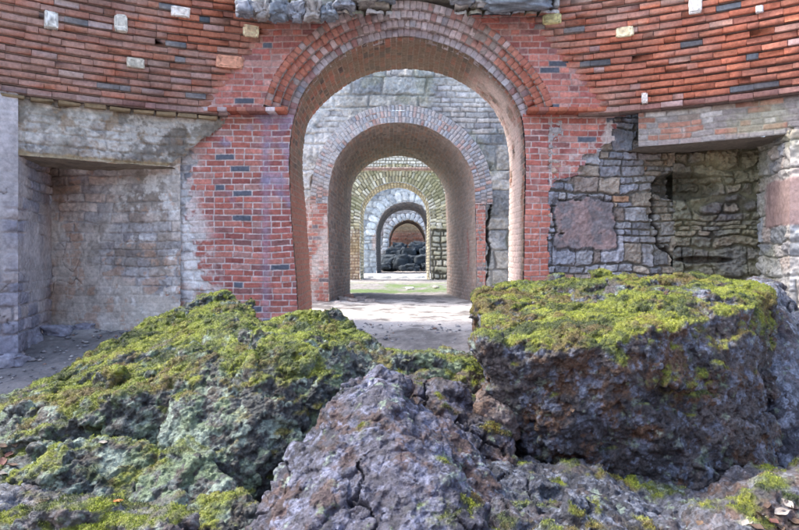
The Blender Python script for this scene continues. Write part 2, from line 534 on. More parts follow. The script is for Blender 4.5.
# face around the arch, between the outer ring and the corbelling
outer = offset(P1f, .082 * 4 - .016)
def keep_face(P):
    return (~inside(outer, P[:, 0], P[:, 2])) & (P[:, 2] < EYE + 2.66 + .0 * P[:, 0])
def fn_face(u, v, P):
    h, c, e = bricks(u, v, P, .215, .068, seed=21, depth=.007, mortar=(.46, .33, .30))
    st = ss(.35, .8, fbm(P, 2.2, 4, 31))
    return h, mix(c, (.5, .42, .42), st * .5)
wall('brick_spandrel', (-2.35, YF - .02), (.03, YF - .02), ZS - .01, EYE + 2.72, .009, fn_face, M_BRICK, front, keep_face)
wall('brick_spandrel', (.03, YF - .02), (2.35, YF - .02), ZS - .01, EYE + 2.72, .009, fn_face, M_BRICK, front, keep_face)
# underside of the face, over the piers
for xa, xb in ((-2.3, -1.30), (1.42, 2.35)):
  B = Blocks()
  for x0 in np.arange(xa, xb, .105):
    B.add((x0 + .05, YF - .030, ZS + .005), (.051, 0, 0), (0, 0, .022), (0, -.25, 0), brick_col(None, .1, .1) * .9, .003, .001)
  B.build('impost_course', M_BRICK, front)

# piers
def bx(px, Y): return (px - 399.5) / F * Y
STN = [(.33, .32, .33), (.26, .27, .30), (.40, .36, .32), (.46, .27, .20), (.22, .22, .25), (.38, .34, .34)]
def fn_pier_l(u, v, P):
    px, py = px_of(P)
    h, c, e = bricks(u, v, P, .215, .068, seed=5, depth=.009, mortar=(.62, .54, .52))
    # violet stain down the corner
    st = ss(.25, .7, fbm(P, 2.4, 4, 33)) * .6 + np.exp(-((P[:, 0] + 1.50) / .05) ** 2) * .35
    c = mix(c, (.30, .30, .44), np.clip(st, 0, .7))
    # where the facing has fallen away
    h2, c2, e2 = rubble(u, v, P, .23, .10, seed=8, cols=STN, mortar=(.5, .48, .47), depth=.02)
    nz = fbm(P, 2.6, 5, 35, .6)
    edge = np.interp(P[:, 2], [-.3, .3, .6, .95, 1.2, 1.6, 1.9, 2.1, 2.3, 2.45], [-1.98, -2.02, -2.18, -2.25, -2.32, -2.42, -2.35, -2.5, -2.6, -2.8])
    lost = ss(-.02, .02, (edge - P[:, 0]) + nz * .10 + (np.floor(P[:, 2] / .068) % 2 - .5) * .05)
    wht = np.exp(-((edge - P[:, 0] - .14) / .17) ** 2) * ss(-.5, .3, fbm(P, 5, 4, 36) + .2) * ss(2.3, 1.9, P[:, 2])
    c2 = mix(c2, (.82, .80, .78), wht * .95)
    wash = ss(.30, .0, P[:, 0] - edge + .08 * nz) * ss(-.3, .35, fbm(P, 7, 4, 37, .6) + .15)
    c = mix(c, (.74, .69, .66), wash * .8)
    c = mix(c, c2, lost); h = h * (1 - lost) + (h2 - .022) * lost
    top = ss(2.05, 2.35, P[:, 2]) * ss(-2.0, -2.3, P[:, 0])
    return h, mix(c, (.36, .28, .20), top * .6)
XL0 = -2.62
keepL = lambda P: ~inside(P1f, P[:, 0], P[:, 2]) & (P[:, 0] < 0)
wall('brick_pier', (XL0, YP), (-1.08, YP), -.35, ZS + .03, .007, fn_pier_l, M_BRICK, front, keepL)

def edge_r(z): return np.interp(z, [-.3, 1.55, 1.66, 1.75, 1.95, 2.1, 2.5], [1.69, 1.69, 1.78, 2.0, 2.12, 2.4, 2.5])
def fn_pier_r(u, v, P):
    h, c, e = bricks(u, v, P, .215, .068, seed=6, depth=.009, mortar=(.56, .46, .44))
    st = ss(.3, .8, fbm(P, 2.4, 4, 43)) * .6
    c = mix(c, (.33, .30, .42), np.clip(st * ss(1.2, 1.8, P[:, 2]), 0, .7))
    hot = ss(1.45, 1.35, P[:, 2]) * e
    c = mix(c, (.60, .20, .13), hot * .45)
    wr = ss(.38, .02, edge_r(P[:, 2]) - P[:, 0]) * ss(.0, .35, fbm(P, 6, 5, 45, .65) + .1) * ss(1.5, 1.7, P[:, 2])
    c = mix(c, (.56, .51, .48), wr * .8); h = h + wr * .004
    joint = np.exp(-((P[:, 0] - 1.70) / .006) ** 2)
    c = mix(c, (.62, .60, .58), joint); h = h - joint * .006
    return h, c
keepR = lambda P: ~inside(P1f, P[:, 0], P[:, 2]) & (P[:, 0] < edge_r(P[:, 2]) + fbm(P, 6, 4, 44, .6) * .05 + (np.floor(P[:, 2] / .068) % 2 - .5) * .06 * (P[:, 2] > 1.6))
wall('brick_pier', (1.36, YP), (2.55, YP), -.35, ZS + .03, .007, fn_pier_r, M_BRICK, front, keepR)

# corbelled courses, left and right
def corbel(side, name_parent):
    B = Blocks()
    far = 1.15 if side > 0 else 1.15
    for i in range(19):
        R = R0 - CS * i
        z = ZC + CH * (i + .5)
        th0 = math.asin(min(.98, math.sqrt(max(.0, R * R - (YF - CY) ** 2)) / R)) if R > (YF - CY) else 0.10
        th0 = max(th0 - .02, 1.02 / R)
        if side > 0 and i > 14: th0 = 1.30 / R
        th1 = 1.05
        th = th0 - rs.rand() * .03
        while th < th1 and i < 17:
            hd = rs.rand() < .22
            w = (.105 if hd else .212) * rs.uniform(.96, 1.03)
            dth = w / R
            tm = th + dth / 2
            r = R + rs.normal(0, .0035)
            c = np.array([CX + side * r * math.sin(tm), CY + r * math.cos(tm), z + rs.normal(0, .0015)])
            a = np.array([math.cos(tm) * side, -math.sin(tm), 0]) * (w / 2 - .0012) * side
            nn = -np.array([side * math.sin(tm), math.cos(tm), 0]) * .16
            col = brick_col(None, .045, .15)
            col = col * .5 + np.array([.51, .18, .11]) * .52 if col[0] > .2 else col
            if side < 0: col = col * rs.uniform(.72, 1.0) * np.array([1, 1.08, 1.08])
            if i == 0: col = col * .55 + np.array([.28, .22, .24]) * .45
            B.add(c, a, (0, 0, CH / 2 - .0100), nn, col, .0018, .0018)
            c2 = c - nn / .16 * -.0 + np.array([side * math.sin(tm), math.cos(tm), 0]) * .034
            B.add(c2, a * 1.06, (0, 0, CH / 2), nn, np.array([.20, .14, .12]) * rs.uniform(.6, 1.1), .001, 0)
            th += dth
    def wthr(V, C):
        g = ss(.05, .6, fbm(V, 1.5, 4, 301 + side) + (.45 * ss(-2.4, -3.6, V[:, 0]) + .15 if side < 0 else .45 * ss(ZC + .6, ZC + 1.0, V[:, 2]) - .1))
        g = g * ss(-.5, .3, fbm(V, 9, 3, 303) + .1)
        C = mix(C, (.42, .34, .30), g * .5)
        d = ss(.2, .7, fbm(V, 2.2, 4, 305)) * .4
        return mix(C, (.16, .12, .11), d)
    return B.build('corbelled_courses', M_BRICK, front, wthr)
corbel(-1, front); corbel(1, front)

# pale tie stones let into the corbelling
def lump(name, c, size, col, seed, parent=None, mat=None, rough=.18, sub=3, cvar=.2, axes=None, pw=.6):
    """a small irregular stone: an icosphere pushed towards a box and roughened"""
    import bmesh
    bm = bmesh.new(); bmesh.ops.create_icosphere(bm, subdivisions=sub, radius=1)
    V = np.array([v.co[:] for v in bm.verts]); Q = np.array([[v.index for v in f.verts] for f in bm.faces]); bm.free()
    V0 = V
    V = np.sign(V) * np.abs(V) ** pw
    fd, fe = facet(V0 + seed * 3.1, 1.3, seed % 50, .25, .35)
    V = V * (1 + rough * (fbm(V0 + seed * 3.1, 1.1, 4, seed) + 1.6 * fd + .3 * fbm(V0, 4, 3, seed)))[:, None]
    C = mix(np.array(col), np.array(col) * 1.35, ss(-.5, .5, fbm(V + seed, 3, 3, seed + 1))) * (1 + cvar * fbm(V + seed, 6, 3, seed + 2))[:, None]
    V = V * np.array(size)
    if axes is not None: V = V @ np.asarray(axes).T
    V = V + np.array(c)
    return mesh_obj(name, V, Q, C, mat or M_STONE, parent, True)
def corbel_point(px, py):
    side = 1 if px > 400 else -1
    lo, hi = 3.0, 8.0
    for _ in range(40):
        Y = .5 * (lo + hi); p = at(px, py, Y)
        R = R0 - CS * max(0, (p[2] - ZC) / CH - .5)
        if math.hypot(p[0] - CX, p[1] - CY) > R: hi = Y
        else: lo = Y
    return at(px, py, lo)
def corbel_axes(p):
    n = np.array([p[0] - CX, p[1] - CY, 0]); n /= np.linalg.norm(n)
    return np.stack([np.array([n[1], -n[0], 0]), n, np.array([0, 0, 1.])], 1)
for i, (px, py, w, h, col) in enumerate([(49, 19, 6, 9, (.62, .60, .55)), (119, 22, 6, 9, (.60, .57, .50)), (179, 12, 9, 5, (.70, .62, .55)), (250, 31, 8, 5.5, (.75, .62, .42)),
        (134, 63, 8, 5, (.50, .46, .38)), (229, 62, 13, 6, (.60, .30, .20)), (626, 32, 8, 5, (.75, .63, .42)), (697, 6, 6, 7, (.72, .70, .68)), (553, 19, 9, 5, (.62, .58, .30)), (762, 9, 3.5, 3.5, (.6, .6, .62)), (646, 98, 3, 5, (.6, .55, .52))]):
    p = corbel_point(px, py); s = p[1] / F
    lump('tie_stone', p + np.array([0, .035, 0]), (w * s, .055, h * s), col, 40 + i, front, rough=.09, sub=5, cvar=.5, pw=.28, axes=corbel_axes(p))

# rough stone above the crown
def fn_top(u, v, P):
    h, c, e = rubble(u, v, P, .26, .17, seed=50, cols=[(.42, .40, .38), (.34, .36, .40), (.5, .46, .44), (.30, .30, .27)], depth=.10, warp=.05, rough=.02, mortar=(.12, .10, .08))
    return h, mix(c, (.34, .34, .16), ss(.1, .7, fbm(P, 4, 4, 51)) * .4)
zt = EYE + (HOR - 13) / F * 6.55
for x0, x1 in ((bx(238, 6.5), bx(392, 6.5)), (bx(455, 6.5), bx(560, 6.5))):
    wall('rubble_course', (x0, 6.62), (x1, 6.62), zt - .015, zt + .45, .010, fn_top, M_STONE, front, smooth=True)
def stones_top():
    for i, (px, w, h, py) in enumerate([(246, 9, 7, 10), (262, 9, 8, 9), (280, 10, 8, 10), (297, 9, 8, 12), (314, 10, 9, 10), (330, 7, 6, 11), (345, 9, 7, 2), (363, 10, 6, -2), (383, 11, 6, -3), (462, 12, 6, -3), (484, 12, 8, -2), (515, 30, 8, 0)]):
        p = at(px, py, 6.5); s = 6.5 / F
        lump('rubble_stone', p, (w * s, .09, h * s * 1.1), [(.22, .23, .26), (.28, .26, .25), (.17, .19, .22)][i % 3], 60 + i, front, rough=.5, sub=4, cvar=.45)
stones_top()
# body of the wall above and behind, so that it is solid from other sides
def fn_rough(u, v, P):
    h, c, e = rubble(u, v, P, .5, .28, seed=55, depth=.04, cols=STN)
    return h, c
wall('rear_face', (4.6, Y1b), (-4.6, Y1b), -.3, 3.62, .05, fn_rough, M_STONE, front, lambda P: ~inside(P1b, P[:, 0], P[:, 2]))
param('wall_top', [(-4.6, 6.6, 3.60), (-4.6, Y1b + .02, 3.60)], [(4.6, 6.6, 3.60), (4.6, Y1b + .02, 3.60)], .15, fn_rough, M_STONE, front)

th = np.linspace(math.radians(118), math.radians(242), 60)
rc = np.stack([CX + 6.6 * np.sin(th), CY + 6.6 * np.cos(th), 0 * th - .35], 1)
param('hearth_wall', rc, rc + np.array([0, 0, 3.4]), .06, lambda u, v, P: bricks(v, u, P, .215, .068, seed=61)[:2], M_BRICK, front)

# ================================================================== LEFT RECESS
ZFL = -.30
lrec = thing('plastered_stone_recess', 'grey plastered stone recess left of the brick pier under a rough lintel', 'wall')
GREY = [(.52, .49, .47), (.46, .44, .44), (.58, .51, .46), (.50, .41, .36), (.38, .36, .37)]
def fn_lback(u, v, P):
    h, c, e = rubble(u, v, P, .24, .105, seed=70, cols=GREY + [(.50, .30, .22)], w=[3, 3, 2, 1.5, 1.5, .6], mortar=(.40, .38, .38), depth=.022, m=.012)
    pl = ss(-.2, .35, fbm(P, 1.1, 5, 71, .55) + ss(.9, .2, P[:, 2]) * .35 + .22)     # render still on the wall
    pc = mix((.78, .72, .65), (.58, .52, .45), ss(-.4, .5, fbm(P, 1.6, 4, 72)))
    pc = pc * (1 + .12 * fbm(P, 9, 4, 73))[:, None]
    c = mix(c, pc, pl * .85); h = h * (1 - .8 * pl) + pl * .022
    cr = np.abs(fbm(P, 1.5, 4, 74)); g = ss(.014, .0, cr) * ss(.0, .3, fbm(P, 1.1, 2, 79) - .02)
    h = h - g * .02; c = mix(c, (.10, .09, .08), g * .6)
    st2 = ss(.0, .5, fbm(P, 1.9, 6, 69, .68)); c = mix(c, (.22, .185, .15), st2 * .6)
    ww = ss(.12, .35, fbm(P, 2.6, 6, 68, .68)) * ss(-3.7, -2.8, P[:, 0]); c = mix(c, (.82, .80, .77), ww * .75); h = h + ww * .005
    wr = ss(.25, .4, fbm(P, 4.5, 5, 67, .6)) * e; c = mix(c, (.52, .34, .24), wr * .6)
    rust = ss(.6, .0, np.abs(P[:, 0] + 4.05)) * ss(-.3, .4, fbm(P, 2.5, 4, 75)) * ss(2.4, 1.4, P[:, 2])
    c = mix(c, (.36, .20, .11), rust * .55)
    damp = ss(.35, -.1, P[:, 2]) * ss(-.4, .3, fbm(P, 2, 3, 76))
    c = mix(c, (.20, .22, .17), damp * .5)
    up = ss(1.3, 1.7, P[:, 2]) * ss(.5, 0, np.abs(P[:, 0] + 4.0))
    c = mix(c, (.12, .10, .085), up * ss(-.5, .3, fbm(P, 3, 3, 77)) * .8)
    return h, c
LC = (-4.05, 7.26)
wall('back_wall', LC, (-2.44, 7.015), ZFL, 2.7, .0085, fn_lback, M_STONE, lrec, smooth=True)
def fn_lside(u, v, P):
    h, c, e = rubble(u, v, P, .3, .14, seed=80, cols=[(.34, .33, .38), (.28, .28, .34), (.42, .38, .38), (.25, .25, .30)], mortar=(.33, .31, .33), depth=.03, m=.014)
    pl = ss(-.3, .3, fbm(P, 1.0, 4, 81) + .25)
    pc = mix((.62, .58, .58), (.44, .41, .41), ss(-.4, .5, fbm(P, 2.6, 4, 82)))
    c = mix(c, pc, pl * .85); h = h * (1 - .85 * pl) + pl * .026
    cr = ss(.016, 0, np.abs(fbm(P, 1.4, 5, 83))) * ss(.0, .3, fbm(P, 1.0, 2, 84)); h = h - cr * .02; c = mix(c, (.08, .07, .07), cr * .6)
    rust = ss(6.6, 7.5, P[:, 1]) * ss(-.4, .4, fbm(P, 2.5, 4, 85))
    c = mix(c, (.36, .20, .12), rust * .6)
    return h, c
wall('core_wall', (-4.8, 6.36), (-3.815, 6.36), ZFL, ZC, .03, fn_lside, M_STONE, lrec, smooth=True)
wall('hearth_side', (-5.0, 4.85), (-3.69, 6.055), ZFL, ZC + .01, .012, fn_lside, M_STONE, lrec, smooth=True)
wall('side_wall', (-3.72, 6.03), LC, ZFL, ZC + .01, .0085, fn_lside, M_STONE, lrec, smooth=True)
# lintel panel, following the curve of the hearth
def arc_pt(R, x):
    return (x, CY + math.sqrt(max(.01, R * R - (x - CX) ** 2)))
def curved(name, R, xa, xb, z0, z1, res, fn, mat, parent, tilt=0, keep=None):
    xs = np.linspace(xa, xb, 40)
    lo = np.array([(*arc_pt(R, x), z0) for x in xs]); hi = np.array([(*arc_pt(R - tilt, x), z1) for x in xs])
    # rows run from low to high: sweep lo->hi, polyline along the curve ; flip so that the face looks at the hearth
    return param(name, lo[::-1], hi[::-1], res, lambda u, v, P: fn(v, u, P), mat, parent, keep, smooth=True)
def fn_lint_l(u, v, P):
    h, c, e = rubble(u, v, P, .22, .085, seed=90, cols=[(.36, .33, .30), (.30, .29, .28), (.42, .38, .34), (.33, .20, .17)], w=[3, 3, 2, .7], mortar=(.30, .27, .24), depth=.024, m=.012, rough=.014)
    pl = ss(-.05, .5, fbm(P, 1.9, 5, 91, .6) + ss(1.95, 2.3, P[:, 2]) * .35)
    pc = mix((.42, .40, .35), (.22, .19, .15), ss(-.3, .5, fbm(P, 3.0, 5, 92, .6)))
    c = mix(c, pc, pl * .85); h = h * (1 - .5 * pl) + pl * (.02 + .02 * fbm(P, 6, 5, 93, .6))
    dk = ss(.35, .6, fbm(P, 2.2, 5, 94, .65) + np.exp(-((P[:, 0] + 2.75) / .35) ** 2) * .5)
    h = h - dk * .03; c = mix(c, (.14, .12, .10), dk * .5)
    c = mix(c, (.66, .63, .58), ss(.1, .4, fbm(P, 3.4, 6, 97, .68)) * .7); c = mix(c, (.30, .20, .11), ss(.15, .45, fbm(P, 2.8, 6, 98, .68)) * .6)
    edge = ss(1.86, 1.83, P[:, 2] + .02 * fbm(P, 8, 3, 99)); c = mix(c, (.42, .32, .18), edge * .7)
    return h, c
RL = R0 + .14
curved('lintel_panel', RL, -3.98, -1.85, 1.80, ZC + .04, .0085, fn_lint_l, M_STONE, lrec, 0,
       lambda P: P[:, 0] < -2.52 + (P[:, 2] - 1.80) * 1.15 + fbm(P, 5, 4, 95) * .07)
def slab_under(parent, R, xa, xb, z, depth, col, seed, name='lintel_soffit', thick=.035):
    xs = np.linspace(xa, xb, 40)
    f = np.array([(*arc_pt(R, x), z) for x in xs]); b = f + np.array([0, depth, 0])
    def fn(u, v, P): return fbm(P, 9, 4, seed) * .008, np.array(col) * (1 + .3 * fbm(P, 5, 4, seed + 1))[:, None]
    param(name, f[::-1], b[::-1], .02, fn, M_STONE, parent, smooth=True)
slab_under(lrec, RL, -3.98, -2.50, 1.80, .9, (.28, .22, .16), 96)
# shadow gap moulding under the left corbelling
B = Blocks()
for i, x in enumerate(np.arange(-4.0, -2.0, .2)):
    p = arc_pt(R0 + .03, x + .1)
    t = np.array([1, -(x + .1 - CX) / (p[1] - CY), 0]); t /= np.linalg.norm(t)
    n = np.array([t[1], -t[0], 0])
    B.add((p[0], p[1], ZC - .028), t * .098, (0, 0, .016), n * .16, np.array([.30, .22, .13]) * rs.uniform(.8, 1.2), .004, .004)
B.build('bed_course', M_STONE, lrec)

# ================================================================== RIGHT RECESS
rrec = thing('rubble_stone_recess', 'mossy rubble stone recess right of the brick pier, cracked and hollowed', 'wall')
def fn_right(u, v, P):
    px, py = px_of(P)
    h, c, e = rubble(u, v, P, .21, .088, seed=100, cols=[(.34, .34, .37), (.27, .28, .32), (.42, .36, .30), (.40, .40, .42), (.46, .28, .18), (.30, .25, .22)], w=[3, 3, 1.6, 1.6, .8, 1.2],
                     mortar=(.15, .14, .125), depth=.036, m=.015, warp=.05, rough=.022, roundness=.12, irr=.8, big=.22)
    # thick quoin slab set beside the pier
    dx = np.maximum(np.abs(px - 583) - 27, 0); dy = np.maximum(np.abs(py - 225) - 20, 0)
    d = np.sqrt(dx ** 2 + dy ** 2) + fbm(P, 5, 5, 101, .65) * 5
    slab = ss(3, 1.5, d)
    gap = ss(6.5, 4.5, d) - slab
    sc = mix((.33, .24, .23), (.22, .20, .21), ss(-.3, .3, fbm(P, 5, 5, 102, .65))) * (1 + .15 * fbm(P, 20, 3, 103))[:, None]
    c = mix(c, sc, slab); h = h * (1 - slab) + (.03 + fbm(P, 4, 6, 104, .65) * .03) * slab - gap * .02
    c = mix(c, (.08, .07, .065), gap * .8)
    # plaster smear at the top of the wall
    pt = ss(-.1, .5, fbm(P, 2.4, 4, 105) + ss(1.35, 1.75, P[:, 2]) * .7 - .3) * ss(2.3, 2.0, P[:, 0])
    c = mix(c, (.50, .44, .40), pt * .6); h = h + pt * .008
    # weathering: damp green-brown towards the corner
    g = ss(2.5, 3.1, P[:, 0]) * ss(-.5, .4, fbm(P, 1.8, 4, 106) + .2)
    c = mix(c, (.20, .185, .12), g * .6)
    h = h + fbm(P, 5, 5, 109, .65) * .02 * ss(2.3, 3.0, P[:, 0])
    # stepped crack
    xc = np.interp(P[:, 2], [.2, .7, .95, 1.2, 1.45, 1.7, 2.0], [3.35, 3.15, 3.0, 2.92, 2.86, 3.0, 3.0]) + fbm(P, 7, 3, 107) * .06
    cr = ss(.032, .012, np.abs(P[:, 0] - xc)) * ss(.25, .5, P[:, 2]) * ss(1.9, 1.6, P[:, 2])
    h = h - cr * .09; c = mix(c, (.04, .035, .03), cr * .8)
    # hollow where stones have dropped out
    hx, hz = 3.22, 1.62
    q = ((P[:, 0] - hx) / .36) ** 2 + ((P[:, 2] - hz) / .16) ** 2 + fbm(P, 5, 4, 108) * .35
    ho = ss(1.2, .6, q)
    h = h - ho * .17
    c = mix(c, (.07, .065, .045), ho * .7)
    return h, c
RA, RB_, RC = (1.66, 7.06), (3.16, 7.25), (3.98, 6.92)
wall('rubble_wall', RA, RB_, ZFL, 2.75, .007, fn_right, M_STONE, rrec, smooth=True)
def fn_right2(u, v, P):
    h, c, e = rubble(u, v, P, .26, .13, seed=110, cols=[(.24, .22, .17), (.20, .20, .18), (.30, .26, .21), (.18, .17, .17)], mortar=(.06, .055, .045), irr=.9, big=.3, depth=.05, m=.022, warp=.12, rough=.04, roundness=.15)
    g = ss(-.4, .4, fbm(P, 1.8, 4, 111) + .2)
    c = mix(c, (.27, .26, .15), g * .5)
    q = ((P[:, 0] - 3.22) / .36) ** 2 + ((P[:, 2] - 1.62) / .16) ** 2 + fbm(P, 5, 4, 108) * .35
    ho = ss(1.2, .6, q); h = h - ho * .17; c = mix(c, (.07, .065, .045), ho * .7)
    q = ((P[:, 0] - 3.45) / .3) ** 2 + ((P[:, 2] - .78) / .045) ** 2 + fbm(P, 6, 4, 113) * .5
    ho = ss(1.1, .6, q); h = h - ho * .10; c = mix(c, (.06, .05, .04), ho * .7)
    pale = ss(.3, .0, np.abs(P[:, 0] - 3.55)) * ss(1.3, 1.9, P[:, 2]); c = mix(c, (.40, .36, .22), pale * .5)
    return h, c
wall('corner_wall', RB_, RC, ZFL, 2.75, .008, fn_right2, M_STONE, rrec, smooth=True)
def fn_right3(u, v, P):
    h, c, e = rubble(u, v, P, .30, .15, seed=120, cols=[(.38, .38, .40), (.44, .42, .40), (.32, .34, .36), (.50, .44, .40)], mortar=(.24, .23, .21), depth=.026, m=.014, warp=.06, rough=.022, roundness=.12, irr=.7, big=.25)
    g = ss(-.3, .4, fbm(P, 2.2, 4, 121) + ss(1.2, 1.9, P[:, 2]) * .5 - .2)
    c = mix(c, (.30, .31, .20), g * .55)
    q = np.maximum(np.abs(P[:, 2] - 1.35) - .20, 0) + np.maximum(6.65 - P[:, 1], P[:, 1] - 9) * 0 + fbm(P, 5, 3, 122) * .02
    sl = ss(.06, .02, q) * ss(6.75, 6.6, P[:, 1])
    c = mix(c, (.34, .23, .22), sl * .85); h = h * (1 - sl) + sl * (.03 + .012 * fbm(P, 4, 4, 123))
    wl = ss(.9, .6, P[:, 2]) * ss(-.4, .5, fbm(P, 3, 4, 124) + .2); c = mix(c, (.58, .59, .60), wl * .6)
    return h, c
wall('side_wall', (3.98 + .0, 6.92), (3.80, 6.03), ZFL, 2.09, .0085, fn_right3, M_STONE, rrec, smooth=True)
wall('core_wall', (3.88, 6.36), (4.8, 6.36), ZFL, 2.05, .03, fn_right3, M_STONE, rrec, smooth=True)
wall('hearth_side', (3.775, 6.055), (5.0, 4.95), ZFL, 2.03, .012, fn_right3, M_STONE, rrec, smooth=True)
wall('core_wall', (2.7, 7.50), (4.1, 7.45), ZFL, 2.7, .03, fn_right2, M_STONE, rrec, smooth=True)
def fn_lint_r(u, v, P):
    h, c, e = bricks(u, v, P, .215, .062, seed=130, depth=.012, mortar=(.36, .33, .30), cols=[(.38, .20, .15), (.34, .28, .24), (.44, .24, .18), (.30, .27, .26), (.5, .47, .45)], w=[3, 2, 2, 2, .8])
    g = ss(.0, .7, fbm(P, 2.6, 4, 131)); c = mix(c, (.34, .34, .22), g * .5)
    wl = ss(.2, .5, fbm(P, 3.2, 4, 132)) * ss(1.0, .1, np.abs(P[:, 0] - 2.9)); c = mix(c, (.66, .64, .62), wl * .6 * e)
    bot = ss(2.07, 2.05, P[:, 2]); c = mix(c, (.33, .31, .31), bot * .8)
    return h, c
RR = R0 + .13
curved('lintel_panel', RR, 2.60, 5.2, 2.01, ZC + .04, .0085, fn_lint_r, M_BRICK, rrec)
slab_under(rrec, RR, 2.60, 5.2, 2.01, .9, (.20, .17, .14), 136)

# ================================================================== SECOND ARCH
def ring_band(parent, q, Y, w, n_rings, fn, res, zmin, proud=.012, name='arch_ring', mat=None):
    sel = q[:, 1] > zmin
    qi = resamp(q[sel], 300)
    for k in range(n_rings):
        a = offset(qi, w * k); b = offset(qi, w * (k + 1) - .006)
        param(name, xyz(b, Y - proud), xyz(a, Y - proud), res, lambda u, v, P, k=k: fn(u, v, P, k), mat or M_BRICK, parent, smooth=True)

second = thing('stone_arch_wall', 'grey stone wall with ringed brick arch, seen through the nearest arch', 'wall')
O2 = offset(P2f, .29)
def fn_s2(u, v, P):
    h, c, e = rubble(u, v, P, .62, .36, seed=140, cols=[(.40, .42, .42), (.34, .37, .38), (.46, .45, .42), (.30, .32, .34)], mortar=(.36, .36, .35), depth=.035, m=.03, warp=.06, rough=.016, roundness=.15)
    h2, c2, e2 = rubble(u, v, P, .25, .10, seed=141, cols=[(.44, .44, .44), (.36, .36, .38), (.5, .47, .45)], mortar=(.30, .29, .28), depth=.022, m=.016, warp=.035, rough=.004)
    t = ss(.25, .45, fbm(P, .9, 3, 142) + ss(3.0, 2.2, P[:, 2]) * .15)
    c = mix(c, c2, t); h = h * (1 - t) + h2 * t
    c = c * .82 * (1 + .35 * fbm(P, 3.5, 5, 139, .7))[:, None]
    pale = ss(-.7, -1.3, P[:, 0]) * .8 + ss(.2, .7, fbm(P, 1.5, 4, 143)) * .3
    c = mix(c, (.72, .71, .68), np.clip(pale, 0, .85) * ss(-.6, .2, fbm(P, 4, 4, 144) + .1))
    moss = ss(.35, .7, fbm(P, 2.5, 4, 145)); c = mix(c, (.26, .28, .17), moss * .3)
    jl = (P[:, 0] < -1.18) & (P[:, 2] < 1.7 + 0 * P[:, 0])
    hb, cb, eb = bricks(u, v, P, .215, .068, seed=146, cols=[(.50, .24, .19), (.58, .36, .32), (.6, .45, .42), (.30, .25, .28)], w=[3, 3, 2, .8], mortar=(.66, .62, .60))
    tj = ss(1.9, 1.5, P[:, 2] + fbm(P, 3, 3, 147) * .3) * ss(-1.0, -1.15, P[:, 0])
    c = mix(c, cb, tj); h = h * (1 - tj) + hb * tj
    # tall crack between the brick jamb and the stone at the right
    xc = 1.57 + fbm(P * np.array([1, 1, .9]), 3.4, 5, 148, .65) * .10
    cr = ss(.045, .015, np.abs(P[:, 0] - xc) - .02 * fbm(P, 5, 3, 152)) * ss(2.6, 2.2, P[:, 2])
    h = h - cr * .15; c = mix(c, (.05, .045, .04), cr * .8)
    q = ((P[:, 0] + 1.52) / .07) ** 2 + ((P[:, 2] - 2.15) / .14) ** 2 + fbm(P, 6, 3, 149) * .5
    ho = ss(1.2, .6, q); h = h - ho * .12; c = mix(c, (.05, .045, .04), ho * .8)
    return h, c
wall('masonry_face', (-2.6, Y2), (2.6, Y2), -.3, 4.2, .012, fn_s2, M_STONE, second, lambda P: ~(inside(P2f, P[:, 0], P[:, 2]) | (inside(O2, P[:, 0], P[:, 2]) & (P[:, 2] > 1.78))), smooth=True)
wall('masonry_flank', (-5.5, Y2 + .01), (-2.6, Y2 + .01), -.3, 4.2, .05, fn_rough, M_STONE, second)
wall('masonry_flank', (2.6, Y2 + .01), (5.5, Y2 + .01), -.3, 4.2, .05, fn_rough, M_STONE, second)
def fn_r2(u, v, P, k):
    # radial bricks: u runs outwards, v along the arch
    h, c, e = bricks(u + 9 * k, v + k * .031, P, .30, .066, m=.012, seed=150 + k, headers=0, depth=.016, mortar=(.22, .21, .20), cols=[(.42, .28, .25), (.38, .36, .37), (.46, .40, .39), (.34, .36, .41), (.42, .22, .18)], w=[1.2, 3, 2, 3, .8])
    left = ss(.3, -1.2, P[:, 0]); up = ss(1.9, 2.4, P[:, 2])
    c = mix(c, (.56, .56, .56), (left * .45 + up * .25) * ss(-.5, .3, fbm(P, 4, 3, 151) + .2))
    red = ss(1.9, 1.4, P[:, 2]) * ss(.9, 1.1, P[:, 0]); c = mix(c, (.50, .19, .14), red * .6 * e)
    return h, c
ring_band(second, P2f, Y2, .105, 3, fn_r2, .011, 1.75, .045)
def jamb(parent, xa, xb, za, zb, Y, seed, cols, pale=0):
    def fn(u, v, P):
        h, c, e = bricks(u, v, P, .215, .068, seed=seed, depth=.010, mortar=(.52, .46, .44), cols=cols, w=[3, 3, 2, .7])
        return h, mix(c, (.66, .62, .60), pale * ss(-.4, .3, fbm(P, 4, 4, seed + 1)))
    wall('brick_jamb', (xa, Y - .035), (xb, Y - .035), za, zb, .011, fn, M_BRICK, parent, lambda P: ~inside(P2f, P[:, 0], P[:, 2]))
RJ = [(.46, .21, .17), (.42, .18, .15), (.42, .29, .27), (.24, .21, .23)]
jamb(second, 1.28, 1.53, -.1, 1.78, Y2, 156, RJ)
jamb(second, -1.56, -1.20, -.1, 1.78, Y2, 158, RJ, .7)
def fn_sof2(u, v, P):
    h, c, e = bricks(u, v, P, .215, .068, seed=160, depth=.008, cols=[(.24, .18, .155), (.30, .23, .20), (.20, .16, .145), (.30, .19, .15)], w=[1, 1, 1, 1], mortar=(.29, .26, .24))
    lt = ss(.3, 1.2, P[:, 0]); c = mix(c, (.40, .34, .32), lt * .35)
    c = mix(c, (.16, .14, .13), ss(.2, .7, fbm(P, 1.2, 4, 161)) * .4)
    # scar on the right reveal
    q = ((P[:, 1] - 11.9) / .12) ** 2 + ((P[:, 2] - .95) / .35) ** 2 + fbm(P, 5, 3, 162) * .6
    ho = ss(1.2, .6, q) * (P[:, 0] > 0); h = h - ho * .06; c = mix(c, (.40, .12, .10), ho * .8)
    return h, c
